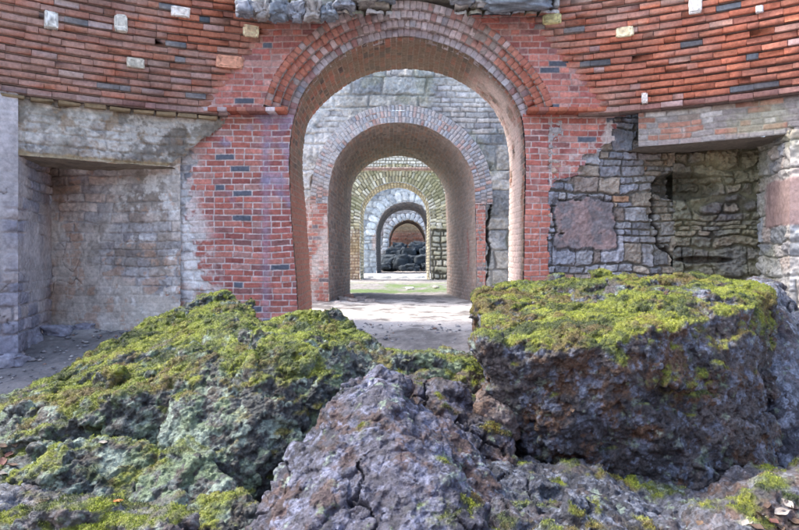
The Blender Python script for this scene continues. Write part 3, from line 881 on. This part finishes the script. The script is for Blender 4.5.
param('arch_soffit', xyz(resamp(P2f, n1), Y2 - .046), xyz(resamp(P2b, n1), Y2b), .014, fn_sof2, M_BRICK, second)
wall('rear_face', (5.5, Y2b), (-5.5, Y2b), -.3, 4.2, .06, fn_rough, M_STONE, second, lambda P: ~inside(P2b, P[:, 0], P[:, 2]))

# ================================================================== THIRD ARCH
third = thing('yellow_brick_arch_wall', 'pale yellow brick wall with round arch and ledge, third wall along the passage', 'wall')
YEL = [(.52, .46, .30), (.62, .57, .42), (.44, .38, .24), (.36, .32, .22), (.66, .62, .52)]
def fn_s3(u, v, P):
    h, c, e = bricks(u, v, P, .23, .115, m=.028, seed=170, cols=YEL, w=[3, 3, 2, 1.4, 1.5], mortar=(.22, .19, .14), depth=.03, rough=.012, headers=.5)
    up = ss(4.1, 4.4, P[:, 2]); c = mix(c, (.80, .78, .72), up * .75 * e)
    led = ss(.10, .04, np.abs(P[:, 2] - 4.18)); c = mix(c, (.38, .22, .18), led * .8); h = h + led * .08
    moss = ss(.05, .6, fbm(P, .8, 4, 171)) * ss(4.2, 3.9, P[:, 2]); c = mix(c, (.30, .30, .12), moss * .5)
    rj = ss(1.05, 1.3, P[:, 0]) * ss(3.3, 2.4, P[:, 2])
    hr, cr, er = rubble(u, v, P, .25, .2, seed=172, cols=[(.42, .39, .28), (.34, .33, .27), (.5, .46, .36)], mortar=(.08, .07, .05), depth=.06, m=.05, warp=.08)
    c = mix(c, cr, rj); h = h * (1 - rj) + hr * rj
    lj = ss(-1.2, -1.5, P[:, 0]) * ss(2.6, 1.2, P[:, 2]); c = mix(c, (.42, .22, .14), lj * .45)
    return h, c
wall('masonry_face', (-3.4, Y3), (3.0, Y3), -.1, 5.6, .026, fn_s3, M_FAR, third, lambda P: ~inside(P3f, P[:, 0], P[:, 2]), smooth=True)
def fn_r3(u, v, P, k):
    h, c, e = bricks(u + k * 3, v, P, .6, .125, m=.03, seed=175 + k, headers=0, cols=YEL, w=[2, 2, 3, 3, 1], mortar=(.14, .12, .08), depth=.03)
    c = mix(c, (.24, .24, .12), ss(.0, .6, fbm(P, 1.2, 3, 176)) * .5)
    return h, c
ring_band(third, P3f, Y3, .23, 3, fn_r3, .024, 1.9, .03, mat=M_FAR)
def fn_sofx(seed, cols, mortar, L=.25, H=.12):
    def fn(u, v, P):
        h, c, e = bricks(u, v, P, L, H, m=.025, seed=seed, cols=cols, w=[1] * len(cols), mortar=mortar, depth=.02)
        return h, c
    return fn
param('arch_soffit', xyz(resamp(P3f, n1), Y3), xyz(resamp(P3b, n1), Y3b), .03, fn_sofx(178, YEL[1:4], (.2, .18, .14)), M_FAR, third)

# ================================================================== FOURTH ARCH
fourth = thing('voussoir_arch_wall', 'blue grey stone wall with large wedge stones round its arch, fourth in line', 'wall')
BLU = [(.32, .36, .39), (.27, .31, .34), (.40, .43, .44), (.22, .25, .28)]
def fn_s4(u, v, P):
    h, c, e = rubble(u, v, P, .55, .30, seed=180, cols=BLU, mortar=(.20, .21, .22), depth=.08, m=.05, warp=.08, rough=.03)
    wht = ss(-.2, .5, fbm(P, .6, 4, 181)); c = mix(c, (.50, .53, .54), wht * .5)
    rj = ss(.2, .0, np.abs(P[:, 0] + 1.38)) * ss(1.6, 1.2, np.abs(P[:, 2] - 1.8) + .9); c = mix(c, (.52, .34, .26), rj * .5)
    return h, c
wall('masonry_face', (-4.5, Y4), (4.5, Y4), -.1, 5.8, .045, fn_s4, M_FAR, fourth, lambda P: ~inside(P4f, P[:, 0], P[:, 2]), smooth=True)
def voussoirs(parent, q, Y, w, L, zmin, cols, depth=.10, seed=0):
    qm = offset(q, w / 2); sel = q[:, 1] > zmin; qm = qm[sel]
    l = np.concatenate([[0], np.cumsum(np.linalg.norm(np.diff(qm, axis=0), axis=1))])
    n = int(l[-1] / L); t = (np.arange(n) + .5) * l[-1] / n
    r = np.random.RandomState(seed)
    for i in range(n):
        g = lambda a, k: np.interp(a, l, qm[:, k])
        c = np.array([g(t[i], 0), Y - depth, g(t[i], 1)])
        tv = np.array([g(t[i] + .03, 0) - g(t[i] - .03, 0), 0, g(t[i] + .03, 1) - g(t[i] - .03, 1)]); tv /= np.linalg.norm(tv)
        nv = np.array([-tv[2], 0, tv[0]])
        ax = np.stack([tv, np.array([0, 1, 0]), nv], 1)
        col = np.array(cols[r.randint(len(cols))]) * r.uniform(.85, 1.2)
        lump('wedge_stone', c + np.array([0, depth, 0]), (L * .46, .12, w * .5 * r.uniform(.85, 1.1)), col, 300 + i + seed, parent, M_FAR, .12, 3, .2, ax)
voussoirs(fourth, P4f, Y4, .62, .36, 2.0, [(.32, .36, .39), (.27, .30, .33), (.42, .45, .47)], seed=5)
param('arch_soffit', xyz(resamp(P4f, n1), Y4), xyz(resamp(P4b, n1), Y4b), .06, fn_sofx(188, [(.14, .15, .17), (.2, .2, .22), (.25, .22, .2)], (.12, .12, .12)), M_FAR, fourth)

# ================================================================== FIFTH ARCH AND END WALL
fifth = thing('pale_stone_arch_wall', 'pale grey stone arch, smallest and farthest of the arches, above the dark boulders', 'wall')
def fn_s5(u, v, P):
    h, c, e = rubble(u, v, P, .5, .3, seed=190, cols=[(.42, .43, .44), (.36, .34, .34), (.5, .49, .48)], mortar=(.2, .19, .18), depth=.06, m=.05, warp=.08)
    return h, mix(c, (.44, .26, .2), ss(.1, .6, fbm(P, .7, 3, 191)) * .35)
wall('masonry_face', (-5, Y5), (5, Y5), -.1, 5.6, .06, fn_s5, M_FAR, fifth, lambda P: ~inside(P5f, P[:, 0], P[:, 2]), smooth=True)
voussoirs(fifth, P5f, Y5, .48, .30, 1.2, [(.42, .44, .46), (.36, .38, .39)], seed=9)
param('arch_soffit', xyz(resamp(P5f, n1), Y5), xyz(resamp(P5b, n1), Y5b), .06, fn_sofx(198, [(.3, .26, .22), (.25, .2, .18)], (.2, .18, .16)), M_FAR, fifth)
def fn_end(u, v, P):
    h, c, e = bricks(u, v, P, .24, .12, m=.025, seed=200, cols=[(.40, .19, .13), (.34, .15, .11), (.44, .24, .18)], w=[1, 1, 1], mortar=(.34, .26, .22), depth=.02)
    g = ss(2.5, 3.1, P[:, 2]); return h, mix(c, (.34, .32, .18), g * .6)
e = wall('end_wall', (-3, Y5b + .6), (3, Y5b + .6), -.1, 5.0, .05, fn_end, M_FAR)
tag(e, 'red brown brick end wall closing the passage behind the farthest arch', 'wall')

# pale stone step across the passage
def box_grid(name, x0, x1, y0, y1, z0, z1, col, seed, mat, parent=None, amp=.015, res=.06):
    B = Blocks(); n = max(2, int((x1 - x0) / .6)); xs = np.linspace(x0, x1, n + 1)
    for i in range(n):
        B.add(((xs[i] + xs[i + 1]) / 2, (y0 + y1) / 2, z1), ((xs[i + 1] - xs[i]) / 2 - .008, 0, 0), (0, (y1 - y0) / 2, 0), (0, 0, z1 - z0), np.array(col) * rs.uniform(.85, 1.1), .02, .008)
    return B.build(name, mat, parent)
s = box_grid('stone_step', -1.75, 1.75, 25.6, 26.3, -.1, .10, (.62, .63, .62), 3, M_FAR)
tag(s, 'low pale stone step across the passage behind the yellow brick arch', 'step')

# boulders heaped in front of the fifth arch
k = 0
for (px, py, w, h, Y) in [(388, 262, 8, 7, 41.0), (402, 263, 9, 7, 40.6), (418, 262, 9, 7, 40.8), (427, 256, 7, 9, 41.6), (394, 254, 9, 6, 41.8), (408, 253, 8, 6, 41.6),
                          (418, 248, 8, 6, 42.2), (385, 266, 6, 4, 40.2), (410, 268, 8, 4, 40.0), (398, 248, 7, 5, 42.3), (427, 267, 6, 4, 40.2)]:
    s = Y / F
    o = lump('boulder', at(px, py, Y), (w * s, .5, h * s), (.035, .045, .055), 210 + k, None, M_FAR, .35, 4, .5)
    lab = ['low dark boulder at the left end of the far heap', 'broad dark boulder in the front middle of the far heap', 'broad dark boulder at the front right of the far heap',
           'tall dark boulder against the right jamb of the farthest arch', 'dark boulder on the left shoulder of the far heap', 'dark boulder in the upper middle of the far heap',
           'topmost dark boulder at the right of the far heap', 'smallest dark stone at the left foot of the far heap', 'small dark stone at the middle foot of the far heap',
           'topmost dark boulder at the left of the far heap', 'small dark stone at the right foot of the far heap'][k]
    tag(o, lab, 'boulder', 'dark boulders heaped before the farthest arch'); k += 1

# fallen stones at the foot of the second arch, left
FS = [(344, 297, 7, 3.5, 11.6, (.30, .27, .25)), (353, 298, 5, 2.6, 11.4, (.36, .31, .28)), (361, 297, 6, 3.2, 11.7, (.28, .25, .24)), (370, 299, 5, 2.2, 11.5, (.40, .36, .34)),
      (349, 292, 5, 3, 12.3, (.33, .22, .18)), (366, 293, 3.5, 2, 12.6, (.3, .28, .26)), (410, 289, 4.5, 1.5, 16.4, (.68, .66, .62)), (337, 303, 4, 1.8, 11.0, (.38, .34, .33)), (436, 287, 3, 1.5, 17.0, (.45, .42, .38))]
FL = ['largest grey fallen stone at the left foot of the second arch', 'light grey fallen stone between two larger ones by the left jamb', 'dark grey fallen stone in the middle of the little pile',
      'rightmost pale stone of the pile by the left jamb', 'brownish fallen stone at the back of the little pile', 'small stone behind the right end of the pile', 'flat whitish stone lying in the middle of the passage floor',
      'small grey stone in front of the left jamb of the second arch', 'small tan stone near the right side of the passage floor']
for i, (px, py, w, h, Y, col) in enumerate(FS):
    p = at(px, py, Y); s = Y / F; p[2] = h * s * .55
    tag(lump('fallen_stone', p, (w * s, w * s * .7, h * s), col, 240 + i, None, M_STONE, .3, 3), FL[i], 'stone', 'fallen stones on the passage floor')
FS2 = [(8, 352, 16, 7, 6.0), (30, 346, 12, 6, 6.6), (14, 340, 9, 5, 6.5), (58, 345, 14, 5, 6.9), (85, 341, 9, 3.5, 7.1), (38, 338, 7, 4, 7.0)]
FL2 = ['large grey fallen stone against the foot of the left side wall', 'grey stone next to the largest one at the left wall foot', 'small stone resting behind the largest at the left wall foot',
       'long low stone at the foot of the left recess corner', 'flat stone at the foot of the plastered wall, rightmost there', 'small stone tucked into the left corner of the recess']
for i, (px, py, w, h, Y) in enumerate(FS2):
    s = Y / F; p = at(px, py, Y); p[2] = ground_z(p[0:1], p[1:2])[0] + h * s * .6
    tag(lump('fallen_stone', p, (w * s, w * s * .8, h * s * 1.2), (.27, .27, .32), 260 + i, None, M_STONE, .3, 4), FL2[i], 'stone', 'fallen stones at the foot of the left wall')

# ================================================================== THE GREAT ROCKS IN FRONT
def remesh(me, voxel, smooth_it):
    o = bpy.data.objects.new('tmp', me); COL.objects.link(o)
    m = o.modifiers.new('r', 'REMESH'); m.mode = 'VOXEL'; m.voxel_size = voxel
    m2 = o.modifiers.new('s', 'SMOOTH'); m2.iterations = smooth_it; m2.factor = .7
    dg = bpy.context.evaluated_depsgraph_get()
    ev = o.evaluated_get(dg); em = ev.to_mesh()
    nv = len(em.vertices)
    V = np.empty(nv * 3, np.float32); em.vertices.foreach_get('co', V); V = V.reshape(-1, 3).astype(float)
    nl = len(em.loops); Lp = np.empty(nl, np.int32); em.loops.foreach_get('vertex_index', Lp)
    tot = np.empty(len(em.polygons), np.int32); em.polygons.foreach_get('loop_total', tot)
    st = np.empty(len(em.polygons), np.int32); em.polygons.foreach_get('loop_start', st)
    Q = Lp[st[tot == 4][:, None] + np.arange(4)]
    ev.to_mesh_clear(); bpy.data.objects.remove(o); bpy.data.meshes.remove(me)
    return V, Q

def hull_rock(name, hulls, voxel, label, seed, style, cull=-.62, smooth_it=6, moss_n=0, amp=1.0):
    import bmesh
    bm = bmesh.new()
    for pts in hulls:
        vs = [bm.verts.new(tuple(p)) for p in pts]
        r = bmesh.ops.convex_hull(bm, input=vs)
        dead = [g for g in r['geom_interior'] if isinstance(g, bmesh.types.BMVert) and g.is_valid]
        bmesh.ops.delete(bm, geom=dead, context='VERTS')
    bmesh.ops.recalc_face_normals(bm, faces=bm.faces)
    me = bpy.data.meshes.new('tmp'); bm.to_mesh(me); bm.free()
    V, Q = remesh(me, voxel * 1.8, smooth_it)
    def normals(V):
        # area weighted, for the current faces
        n = np.cross(V[Q[:, 2]] - V[Q[:, 0]], V[Q[:, 3]] - V[Q[:, 1]])
        N = np.zeros_like(V)
        for k in range(4):
            for a in range(3): N[:, a] += np.bincount(Q[:, k], n[:, a], len(V))
        return N / (np.linalg.norm(N, axis=1, keepdims=True) + 1e-12)
    N = normals(V)
    V = V + N * (fbm(V, 2.0, 3, seed) * .045 * amp + ridged(V, 4.5, 3, seed + 1) * .010 * amp)[:, None]
    NB = N = normals(V)
    Vw = V + .022 * np.stack([fbm(V, 6, 3, seed + 2), fbm(V, 6, 3, seed + 3), fbm(V, 6, 3, seed + 4)], 1)
    pl = style.get('plates', 1.0)
    d1, e1 = facet(Vw * np.array([1, 1, 1.5]), 3.4, seed, .022, .075)
    d2, e2 = facet(Vw * np.array([1, 1, 1.4]), 10.0, seed + 1, .006, .020)
    V = V + N * ((pl * (d1 - ss(.05, 0, e1) * .022) + d2 - ss(.05, 0, e2) * .003)[:, None] * amp)
    ob = mesh_obj('tmp', V, Q); me = ob.data; bpy.data.objects.remove(ob)
    V, Q = remesh(me, voxel, 2)
    N0 = normals(V); NB = .5 * N0 + .5 * N0
    Vw = V + .022 * np.stack([fbm(V, 6, 3, seed + 2), fbm(V, 6, 3, seed + 3), fbm(V, 6, 3, seed + 4)], 1)
    fine = style.get('fine', .8)
    d3, e3 = facet(Vw, 27.0, seed + 2, .003, .008)
    pit = fbm(V, 16, 4, seed + 6, .65); pit2 = fbm(V, 42, 2, seed + 26)
    rg = -np.abs(fbm(V, 7, 5, seed + 5, .7)) * .016
    V = V + N0 * (rg + d3 + .010 - ss(.2, .7, pit) * .009 * style.get('pits', 1) + fine * (-ss(.0, .6, pit2) * .009 + fbm(V, 55, 3, seed + 7, .8) * .0042))[:, None]
    # long cracks
    if style.get('cracks'):
        cf = np.abs(fbm(V, 2.1, 4, seed + 8)); cr = ss(.020, .004, cf) * ss(.0, .25, fbm(V, 1.3, 2, seed + 9) + .2)
        V = V - N0 * (cr * .05)[:, None]
    else: cr = np.zeros(len(V))
    N = normals(V)
    # colour: the stone's own, plus bluish highlights painted in as pale flecks
    a = fbm(V, 3.0, 4, seed + 10); b = fbm(V, 9, 4, seed + 11, .6); d = fbm(V, 28, 3, seed + 12)
    c = mix(style['c1'], style['c2'], ss(-.35, .35, a + .5 * b))
    c = mix(c, style['rust'], ss(.02, .30, fbm(V, 6.0, 6, seed + 13, .72)) * style.get('rusty', .6))
    c = mix(c, style['pale'], ss(.08, .4, fbm(V, 16, 5, seed + 14, .75)) * style.get('paley', .5))
    c = c * (.78 * (1 + .45 * d))[:, None]
    lic = ss(.10, .38, fbm(V, 20, 4, seed + 15, .65) + style.get('lichen', -.3) + .35 * fbm(V, 2.2, 3, seed + 16))
    lic = lic * style.get('lichen_w', .7)
    lc = mix((.44, .57, .49), (.27, .38, .23), ss(-.3, .4, fbm(V, 6, 3, seed + 17)))
    c = mix(c, lc, lic); c = mix(c, np.array((.02, .02, .02)), cr * .7)
    # moss
    up = N[:, 2]; No = N0[:, 2]
    mn = fbm(V, 2.6, 4, seed + 18, .55); mn2 = fbm(V, 10, 3, seed + 19)
    mval = .75 * (NB[:, 2] * .75 + up * .25) + .48 * mn + .36 * mn2 + style.get('moss', -.8)
    if 'moss_fn' in style: mval = mval + style['moss_fn'](V)
    ms = ss(-.10, .25, mval)
    mc = mix((.06, .09, .02), (.30, .36, .04), ss(-.4, .5, fbm(V, 6, 6, seed + 20, .75)))
    mc = mix(mc, (.20, .135, .05), ss(.0, .45, fbm(V, 4.2, 6, seed + 21, .72)) * .75)
    mc = mix(mc, (.38, .42, .05), ss(.1, .6, fbm(V, 9.0, 5, seed + 22, .7)) * .7)
    c = mix(c, mc, ms * .9)
    V = V + N * (ss(.3, 1, ms) * (.003 + .004 * fbm(V, 12, 5, seed + 24, .75)))[:, None]
    keepq = (V[Q][:, :, 2].min(1) > cull)
    Vc, Qc, Cc = compact(V, Q[keepq], c)
    ob = mesh_obj(name, Vc, Qc, Cc, M_ROCK, None, True)
    tag(ob, label, 'rock')
    if moss_n:
        cand = np.where((ms > .45) & (V[:, 2] > cull))[0]
        if len(cand):
            rr_ = np.random.RandomState(seed)
            idx = rr_.choice(cand, moss_n)
            P = V[idx] + rr_.normal(0, .003, (moss_n, 3)); nn = N[idx] * .6 + np.array([0, 0, .6]) + rr_.normal(0, .42, (moss_n, 3))
            nn /= np.linalg.norm(nn, axis=1, keepdims=True)
            sd_ = np.cross(nn, rr_.normal(0, 1, (moss_n, 3))); sd_ /= np.linalg.norm(sd_, axis=1, keepdims=True)
            ln = rr_.uniform(.002, .0065, (moss_n, 1)); wd = rr_.uniform(.0010, .0024, (moss_n, 1))
            T = np.stack([P - sd_ * wd - nn * .003, P + sd_ * wd - nn * .003, P + nn * ln], 1).reshape(-1, 3)
            cc = np.repeat(c[idx] * rr_.uniform(.7, 1.45, (moss_n, 1)), 3, axis=0)
            mo = mesh_obj('moss', T, np.arange(moss_n * 3).reshape(-1, 3), cc, M_MOSS, ob, False, 'stuff')
            mo['label'] = 'yellow green and olive moss tufts on top of the rock'
    return ob, V, N

def low(p, z=-.65, back=0):
    q = np.array(p, float); q[2] = z; q[1] += back; return q

# right block
tf = [(486, 343, 3.05), (536, 356, 2.95), (590, 352, 2.92), (635, 334, 2.98), (700, 321, 3.15), (757, 305, 3.35)]
tb = [(482, 298, 4.3), (531, 281, 4.7), (623, 275, 4.9), (700, 276, 4.8), (752, 282, 4.5), (770, 292, 4.0)]
bf = [(506, 425, 3.15), (530, 445, 3.05), (592, 468, 3.0), (694, 486, 3.05), (764, 515, 3.05), (762, 400, 3.2), (600, 410, 2.88), (700, 400, 3.0)]
hC = [at(*p) for p in tf + tb + bf] + [low(at(*p)) for p in tb] + [low(at(560, 460, 3.2)), low(at(760, 520, 3.1))]
stC = dict(c1=(.085, .085, .10), c2=(.17, .155, .16), rust=(.26, .13, .05), pale=(.34, .41, .56), rusty=.6, paley=.7, lichen=-.36, lichen_w=.6, moss=-.46, plates=.7,
           moss_fn=lambda V: .35 * ss(.28, .45, V[:, 2]) - .5 * ss(.2, .05, V[:, 2]))
hull_rock('mossy_boulder', [hC], .0075, 'largest block on the right, flat mossy top over a dark craggy front face', 400, stC, moss_n=110000)

# small lichened shoulder at its left rear corner belongs to it; rock wedged behind at the right
hD = [at(p[0] + 3, p[1], p[2] + .15) for p in [(748, 283, 4.9), (776, 284, 4.7), (790, 330, 4.2), (806, 380, 3.9), (830, 400, 3.8), (770, 300, 4.0), (765, 400, 3.6), (780, 470, 3.5), (830, 480, 3.4), (800, 330, 4.8)]] + [low(at(830, 480, 3.4)), low(at(765, 460, 3.6)), low(at(760, 380, 5.0)), low(at(840, 400, 4.8))]
stD = dict(c1=(.12, .13, .17), c2=(.28, .31, .38), rust=(.25, .14, .10), pale=(.48, .56, .72), rusty=.3, paley=.95, fine=.5, lichen=-.5, moss=-1.1, cracks=True)
hull_rock('wedge_boulder', [hD], .011, 'blue grey boulder leaning behind the right end of the large mossy block', 430, stD)

# ledge under the block
hE = [at(*p) for p in [(765, 494, 3.15), (772, 520, 2.8), (740, 545, 2.4), (500, 452, 3.1), (560, 463, 3.1), (690, 484, 3.05), (705, 505, 2.7), (700, 540, 2.3), (640, 555, 2.05), (560, 560, 2.0), (500, 540, 2.1), (478, 480, 2.6), (610, 500, 2.6)]]
hE += [low(p) for p in hE[:11]]
stE = dict(c1=(.08, .09, .12), c2=(.15, .165, .22), rust=(.24, .16, .12), pale=(.44, .50, .64), rusty=.35, paley=.7, lichen=-.40, moss=-.80, cracks=True, fine=.6)
hull_rock('ledge_boulder', [hE], .008, 'low blue grey rock ledge at the bottom, beneath the overhanging right block', 450, stE, moss_n=16000)

# centre
hB = [at(*p) for p in [(378, 372, 2.75), (408, 380, 2.8), (346, 390, 2.65), (318, 424, 2.55), (286, 454, 2.45), (240, 535, 2.15), (228, 600, 2.1), (300, 610, 1.8), (420, 610, 1.75), (530, 600, 1.95), (517, 510, 2.4),
                       (488, 478, 2.50), (458, 440, 2.6), (430, 404, 2.72), (398, 440, 2.25), (330, 470, 2.18), (450, 490, 2.15), (378, 380, 3.0), (440, 425, 3.0), (345, 440, 2.95)]] + [low(at(*p)) for p in [(240, 600, 2.1), (420, 610, 1.8), (530, 600, 1.95), (440, 425, 3.0), (330, 440, 2.95)]]
stB = dict(c1=(.095, .10, .14), c2=(.185, .19, .26), rust=(.19, .105, .07), pale=(.36, .40, .58), rusty=.6, paley=.75, pits=.4, fine=.3, lichen=-.55, moss=-1.03, cracks=True, plates=.8,
           moss_fn=lambda V: .34 * ss(.12, .26, V[:, 2]))
hull_rock('purple_boulder', [hB], .0055, 'purple grey cracked boulder with rusty patches in the bottom centre', 470, stB, moss_n=9000, amp=.8)

# slab right of the centre
hB2 = [at(p[0], p[1], p[2] + .12) for p in [(412, 382, 3.0), (456, 386, 3.0), (484, 404, 2.95), (514, 434, 2.82), (518, 450, 2.78), (496, 486, 2.62), (468, 440, 2.72), (440, 404, 2.85), (500, 520, 2.6)]]
hB2 += [low(p) for p in hB2] + [low(at(440, 400, 3.5)), at(470, 405, 3.4)]
stB2 = dict(stB, moss=-.92, c1=(.085, .08, .10), c2=(.15, .14, .17), paley=.5); stB2.pop('moss_fn')
hull_rock('slanting_boulder', [hB2], .008, 'dark purple slanting rock squeezed between centre boulder and right block', 490, stB2, moss_n=5000, amp=.7)

# two small rocks in the cleft
for i, (pts, lab) in enumerate([([(450, 372, 3.3), (458, 362, 3.4), (478, 362, 3.4), (486, 378, 3.3), (480, 392, 3.2), (455, 390, 3.2), (465, 370, 3.2), (470, 365, 3.7)], 'brown rock in the cleft, upper left of two small ones'),
                                ([(474, 392, 3.1), (490, 386, 3.15), (506, 396, 3.15), (508, 416, 3.05), (494, 424, 3.0), (476, 410, 3.0), (492, 398, 3.4)], 'small brown rock lower in the cleft beside the right block')]):
    h = [at(*p) for p in pts]; h += [low(p) for p in h]
    hull_rock('cleft_boulder', [h], .0085, lab, 505 + i * 7, dict(c1=(.20, .15, .13), c2=(.30, .24, .22), rust=(.30, .17, .10), pale=(.34, .34, .38), rusty=.6, paley=.4, lichen=-.4, moss=-.95), moss_n=2500, amp=.6)

# left boulder
h1 = [at(*p) for p in [(-70, 445, 3.2), (0, 414, 3.5), (60, 388, 3.9), (110, 360, 4.2), (150, 330, 4.4), (200, 298, 4.55), (226, 290, 4.55), (252, 303, 4.45), (268, 325, 4.2), (110, 412, 3.05), (190, 388, 3.0), (250, 354, 3.1), (20, 448, 2.9), (-60, 470, 2.8)]]
h1 += [low(p) for p in h1]
h2 = [at(*p) for p in [(190, 386, 3.0), (250, 354, 3.05), (330, 340, 3.05), (372, 352, 3.15), (348, 326, 3.8), (318, 324, 3.9), (290, 333, 4.0), (225, 322, 4.2), (374, 338, 3.6), (250, 440, 2.72), (200, 460, 2.7), (330, 430, 2.85), (150, 480, 2.62), (345, 400, 2.95)]]
h2 += [low(p) for p in h2]
h3 = [at(*p) for p in [(330, 345, 3.3), (400, 350, 3.5), (440, 358, 3.6), (474, 352, 3.7), (470, 372, 3.3), (410, 378, 3.05), (360, 362, 3.05)]]
h3 += [low(p) for p in h3]
h4 = [at(*p) for p in [(20, 450, 2.9), (110, 440, 2.8), (200, 460, 2.65), (250, 500, 2.45), (240, 545, 2.2), (150, 520, 2.35), (50, 490, 2.5), (-30, 470, 2.75)]]
h4 += [low(p) for p in h4]
stA = dict(c1=(.11, .125, .13), c2=(.20, .215, .21), rust=(.22, .14, .09), pale=(.34, .42, .42), rusty=.35, paley=.6, lichen=.14, lichen_w=.85, moss=-.40, plates=.9, pits=1.8,
           moss_fn=lambda V: .22 * ss(.0, .25, V[:, 2] - .12 * (V[:, 0] + 1.5)))
hull_rock('mossy_boulder', [h1, h2, h3, h4], .0075, 'long mossy boulder on the left, its ridge sloping down past the brick pier', 520, stA, moss_n=150000)

hG = [at(*p) for p in [(-60, 478, 2.6), (20, 482, 2.55), (100, 498, 2.4), (190, 522, 2.25), (215, 560, 2.05), (100, 580, 1.9), (-80, 580, 1.9), (60, 520, 2.2)]]
hG += [low(p) for p in hG]
hull_rock('flat_boulder', [hG], .008, 'low flat rock in the bottom left corner with scattered moss', 560, dict(c1=(.18, .19, .22), c2=(.28, .28, .31), rust=(.24, .15, .12), pale=(.42, .46, .55), rusty=.4, paley=.7, lichen=-.35, moss=-.78), moss_n=22000, amp=.7)
hH = [at(*p) for p in [(705, 508, 2.75), (778, 470, 3.1), (800, 452, 3.2), (840, 450, 3.1), (790, 505, 2.7), (840, 560, 2.2), (700, 560, 2.1), (690, 530, 2.4)]]
hH += [low(p) for p in hH]
hull_rock('corner_boulder', [hH], .011, 'low broken rock in the bottom right corner beneath dry leaves', 580, dict(c1=(.16, .16, .19), c2=(.28, .25, .26), rust=(.3, .17, .1), pale=(.38, .42, .52), rusty=.5, paley=.6, lichen=-.4, moss=-.86), moss_n=9000, amp=1.0)

# ================================================================== DRY LEAVES
from mathutils.bvhtree import BVHTree
dg = bpy.context.evaluated_depsgraph_get()
def leaf(px, py, size, col, ang, label, curl=.35):
    d = Vector(at(px, py, 1.0) - np.array([0, 0, EYE])).normalized()
    hit, loc, nrm, *_ = scene.ray_cast(bpy.context.view_layer.depsgraph, Vector((0, 0, EYE)), d)
    if not hit: return
    t = np.linspace(0, 1, 9); wd = np.sin(np.pi * t ** .8) * .30 * (1 + .15 * np.sin(t * 25))
    V = []; 
    for i, tt in enumerate(t):
        z = curl * (tt - .5) ** 2 * .8
        for s in (-1, -.5, 0, .5, 1):
            V.append(((tt - .5), s * wd[i], z + abs(s) * wd[i] * .5 * (1 + .3 * math.sin(tt * 9 + s))))
    V = np.array(V) * size * .75
    ca, sa = math.cos(ang), math.sin(ang)
    V = np.stack([V[:, 0] * ca - V[:, 1] * sa, V[:, 0] * sa + V[:, 1] * ca, V[:, 2]], 1)
    n = np.array(nrm) * .5 + np.array([0, 0, .7]); n /= np.linalg.norm(n)
    x = np.cross((0, 1, 0), n); x /= np.linalg.norm(x); y = np.cross(n, x)
    V = V[:, :1] * x + V[:, 1:2] * y + V[:, 2:] * n + np.array(loc) + n * .002
    Q = grid_faces(5, 9)
    V2 = np.concatenate([V, V - n * .0008]); Q2 = np.concatenate([Q, Q[:, ::-1] + len(V)])
    o = mesh_obj('dry_leaf', V2, Q2, np.tile(col, (len(V2), 1)), M_LEAF, None, True)
    return o, label
bpy.context.view_layer.update()
TAN, BRN, REDL, PAL = (.16, .11, .075), (.09, .06, .045), (.11, .05, .045), (.30, .27, .24)
side_r = [(748, 524, .075, PAL, .3), (760, 516, .08, TAN, 1.2), (772, 522, .07, REDL, 2.1), (782, 513, .085, PAL, .1), (792, 521, .08, TAN, 2.7), (768, 506, .06, BRN, .9), (787, 504, .07, PAL, 1.9), (796, 509, .07, BRN, .4), (756, 528, .07, BRN, 2.4), (778, 528, .08, TAN, 1.5)]
side_l = [(4, 447, .09, BRN, .4), (10, 455, .07, REDL, 1.3), (3, 462, .08, REDL, 2.2), (12, 466, .07, BRN, .2), (5, 474, .08, PAL, 1.0), (14, 444, .06, TAN, 2.6)]
lone = [(600, 444, .05, BRN, .4, 'single brown leaf caught under the overhang of the right block'), (572, 410, .045, TAN, 1.4, 'tan leaf lodged on the dark front of the right block'),
        (700, 524, .06, TAN, .8, 'tan leaf on the ledge rock at the bottom right'), (103, 443, .05, PAL, .2, 'pale leaf lying on the left boulder among moss'), (118, 502, .05, (.5, .22, .08), .7, 'orange leaf on the flat rock at the bottom left')]
LR = ['pale dry leaf at the left edge of the bottom right litter', 'large tan leaf at the top left of the right litter', 'dark red leaf in the middle of the right litter', 'broad pale leaf near the top of the right litter', 'tan leaf at the right frame edge in the litter',
      'small brown leaf above the rest of the right litter', 'pale leaf topmost at the right of the litter', 'brown leaf right beside the topmost pale one', 'brown leaf at the very bottom left of the right litter', 'tan leaf at the bottom middle of the right litter']
LL = ['brown leaf uppermost against the left frame edge', 'dark red leaf just below the upper brown one at the left', 'dark red leaf touching the left frame edge', 'brown leaf right of the dark red ones at the left', 'pale leaf lowest of the left litter', 'small tan leaf on the moss above the left litter']
made = []
for a, l in list(zip(side_r, LR)) + list(zip(side_l, LL)):
    r = leaf(*a[:3], a[3], a[4], l)
    if r: tag(r[0], r[1], 'leaf', 'dry leaves fallen on the rocks')
for a in lone:
    r = leaf(*a)
    if r: tag(r[0], r[1], 'leaf', 'dry leaves fallen on the rocks')
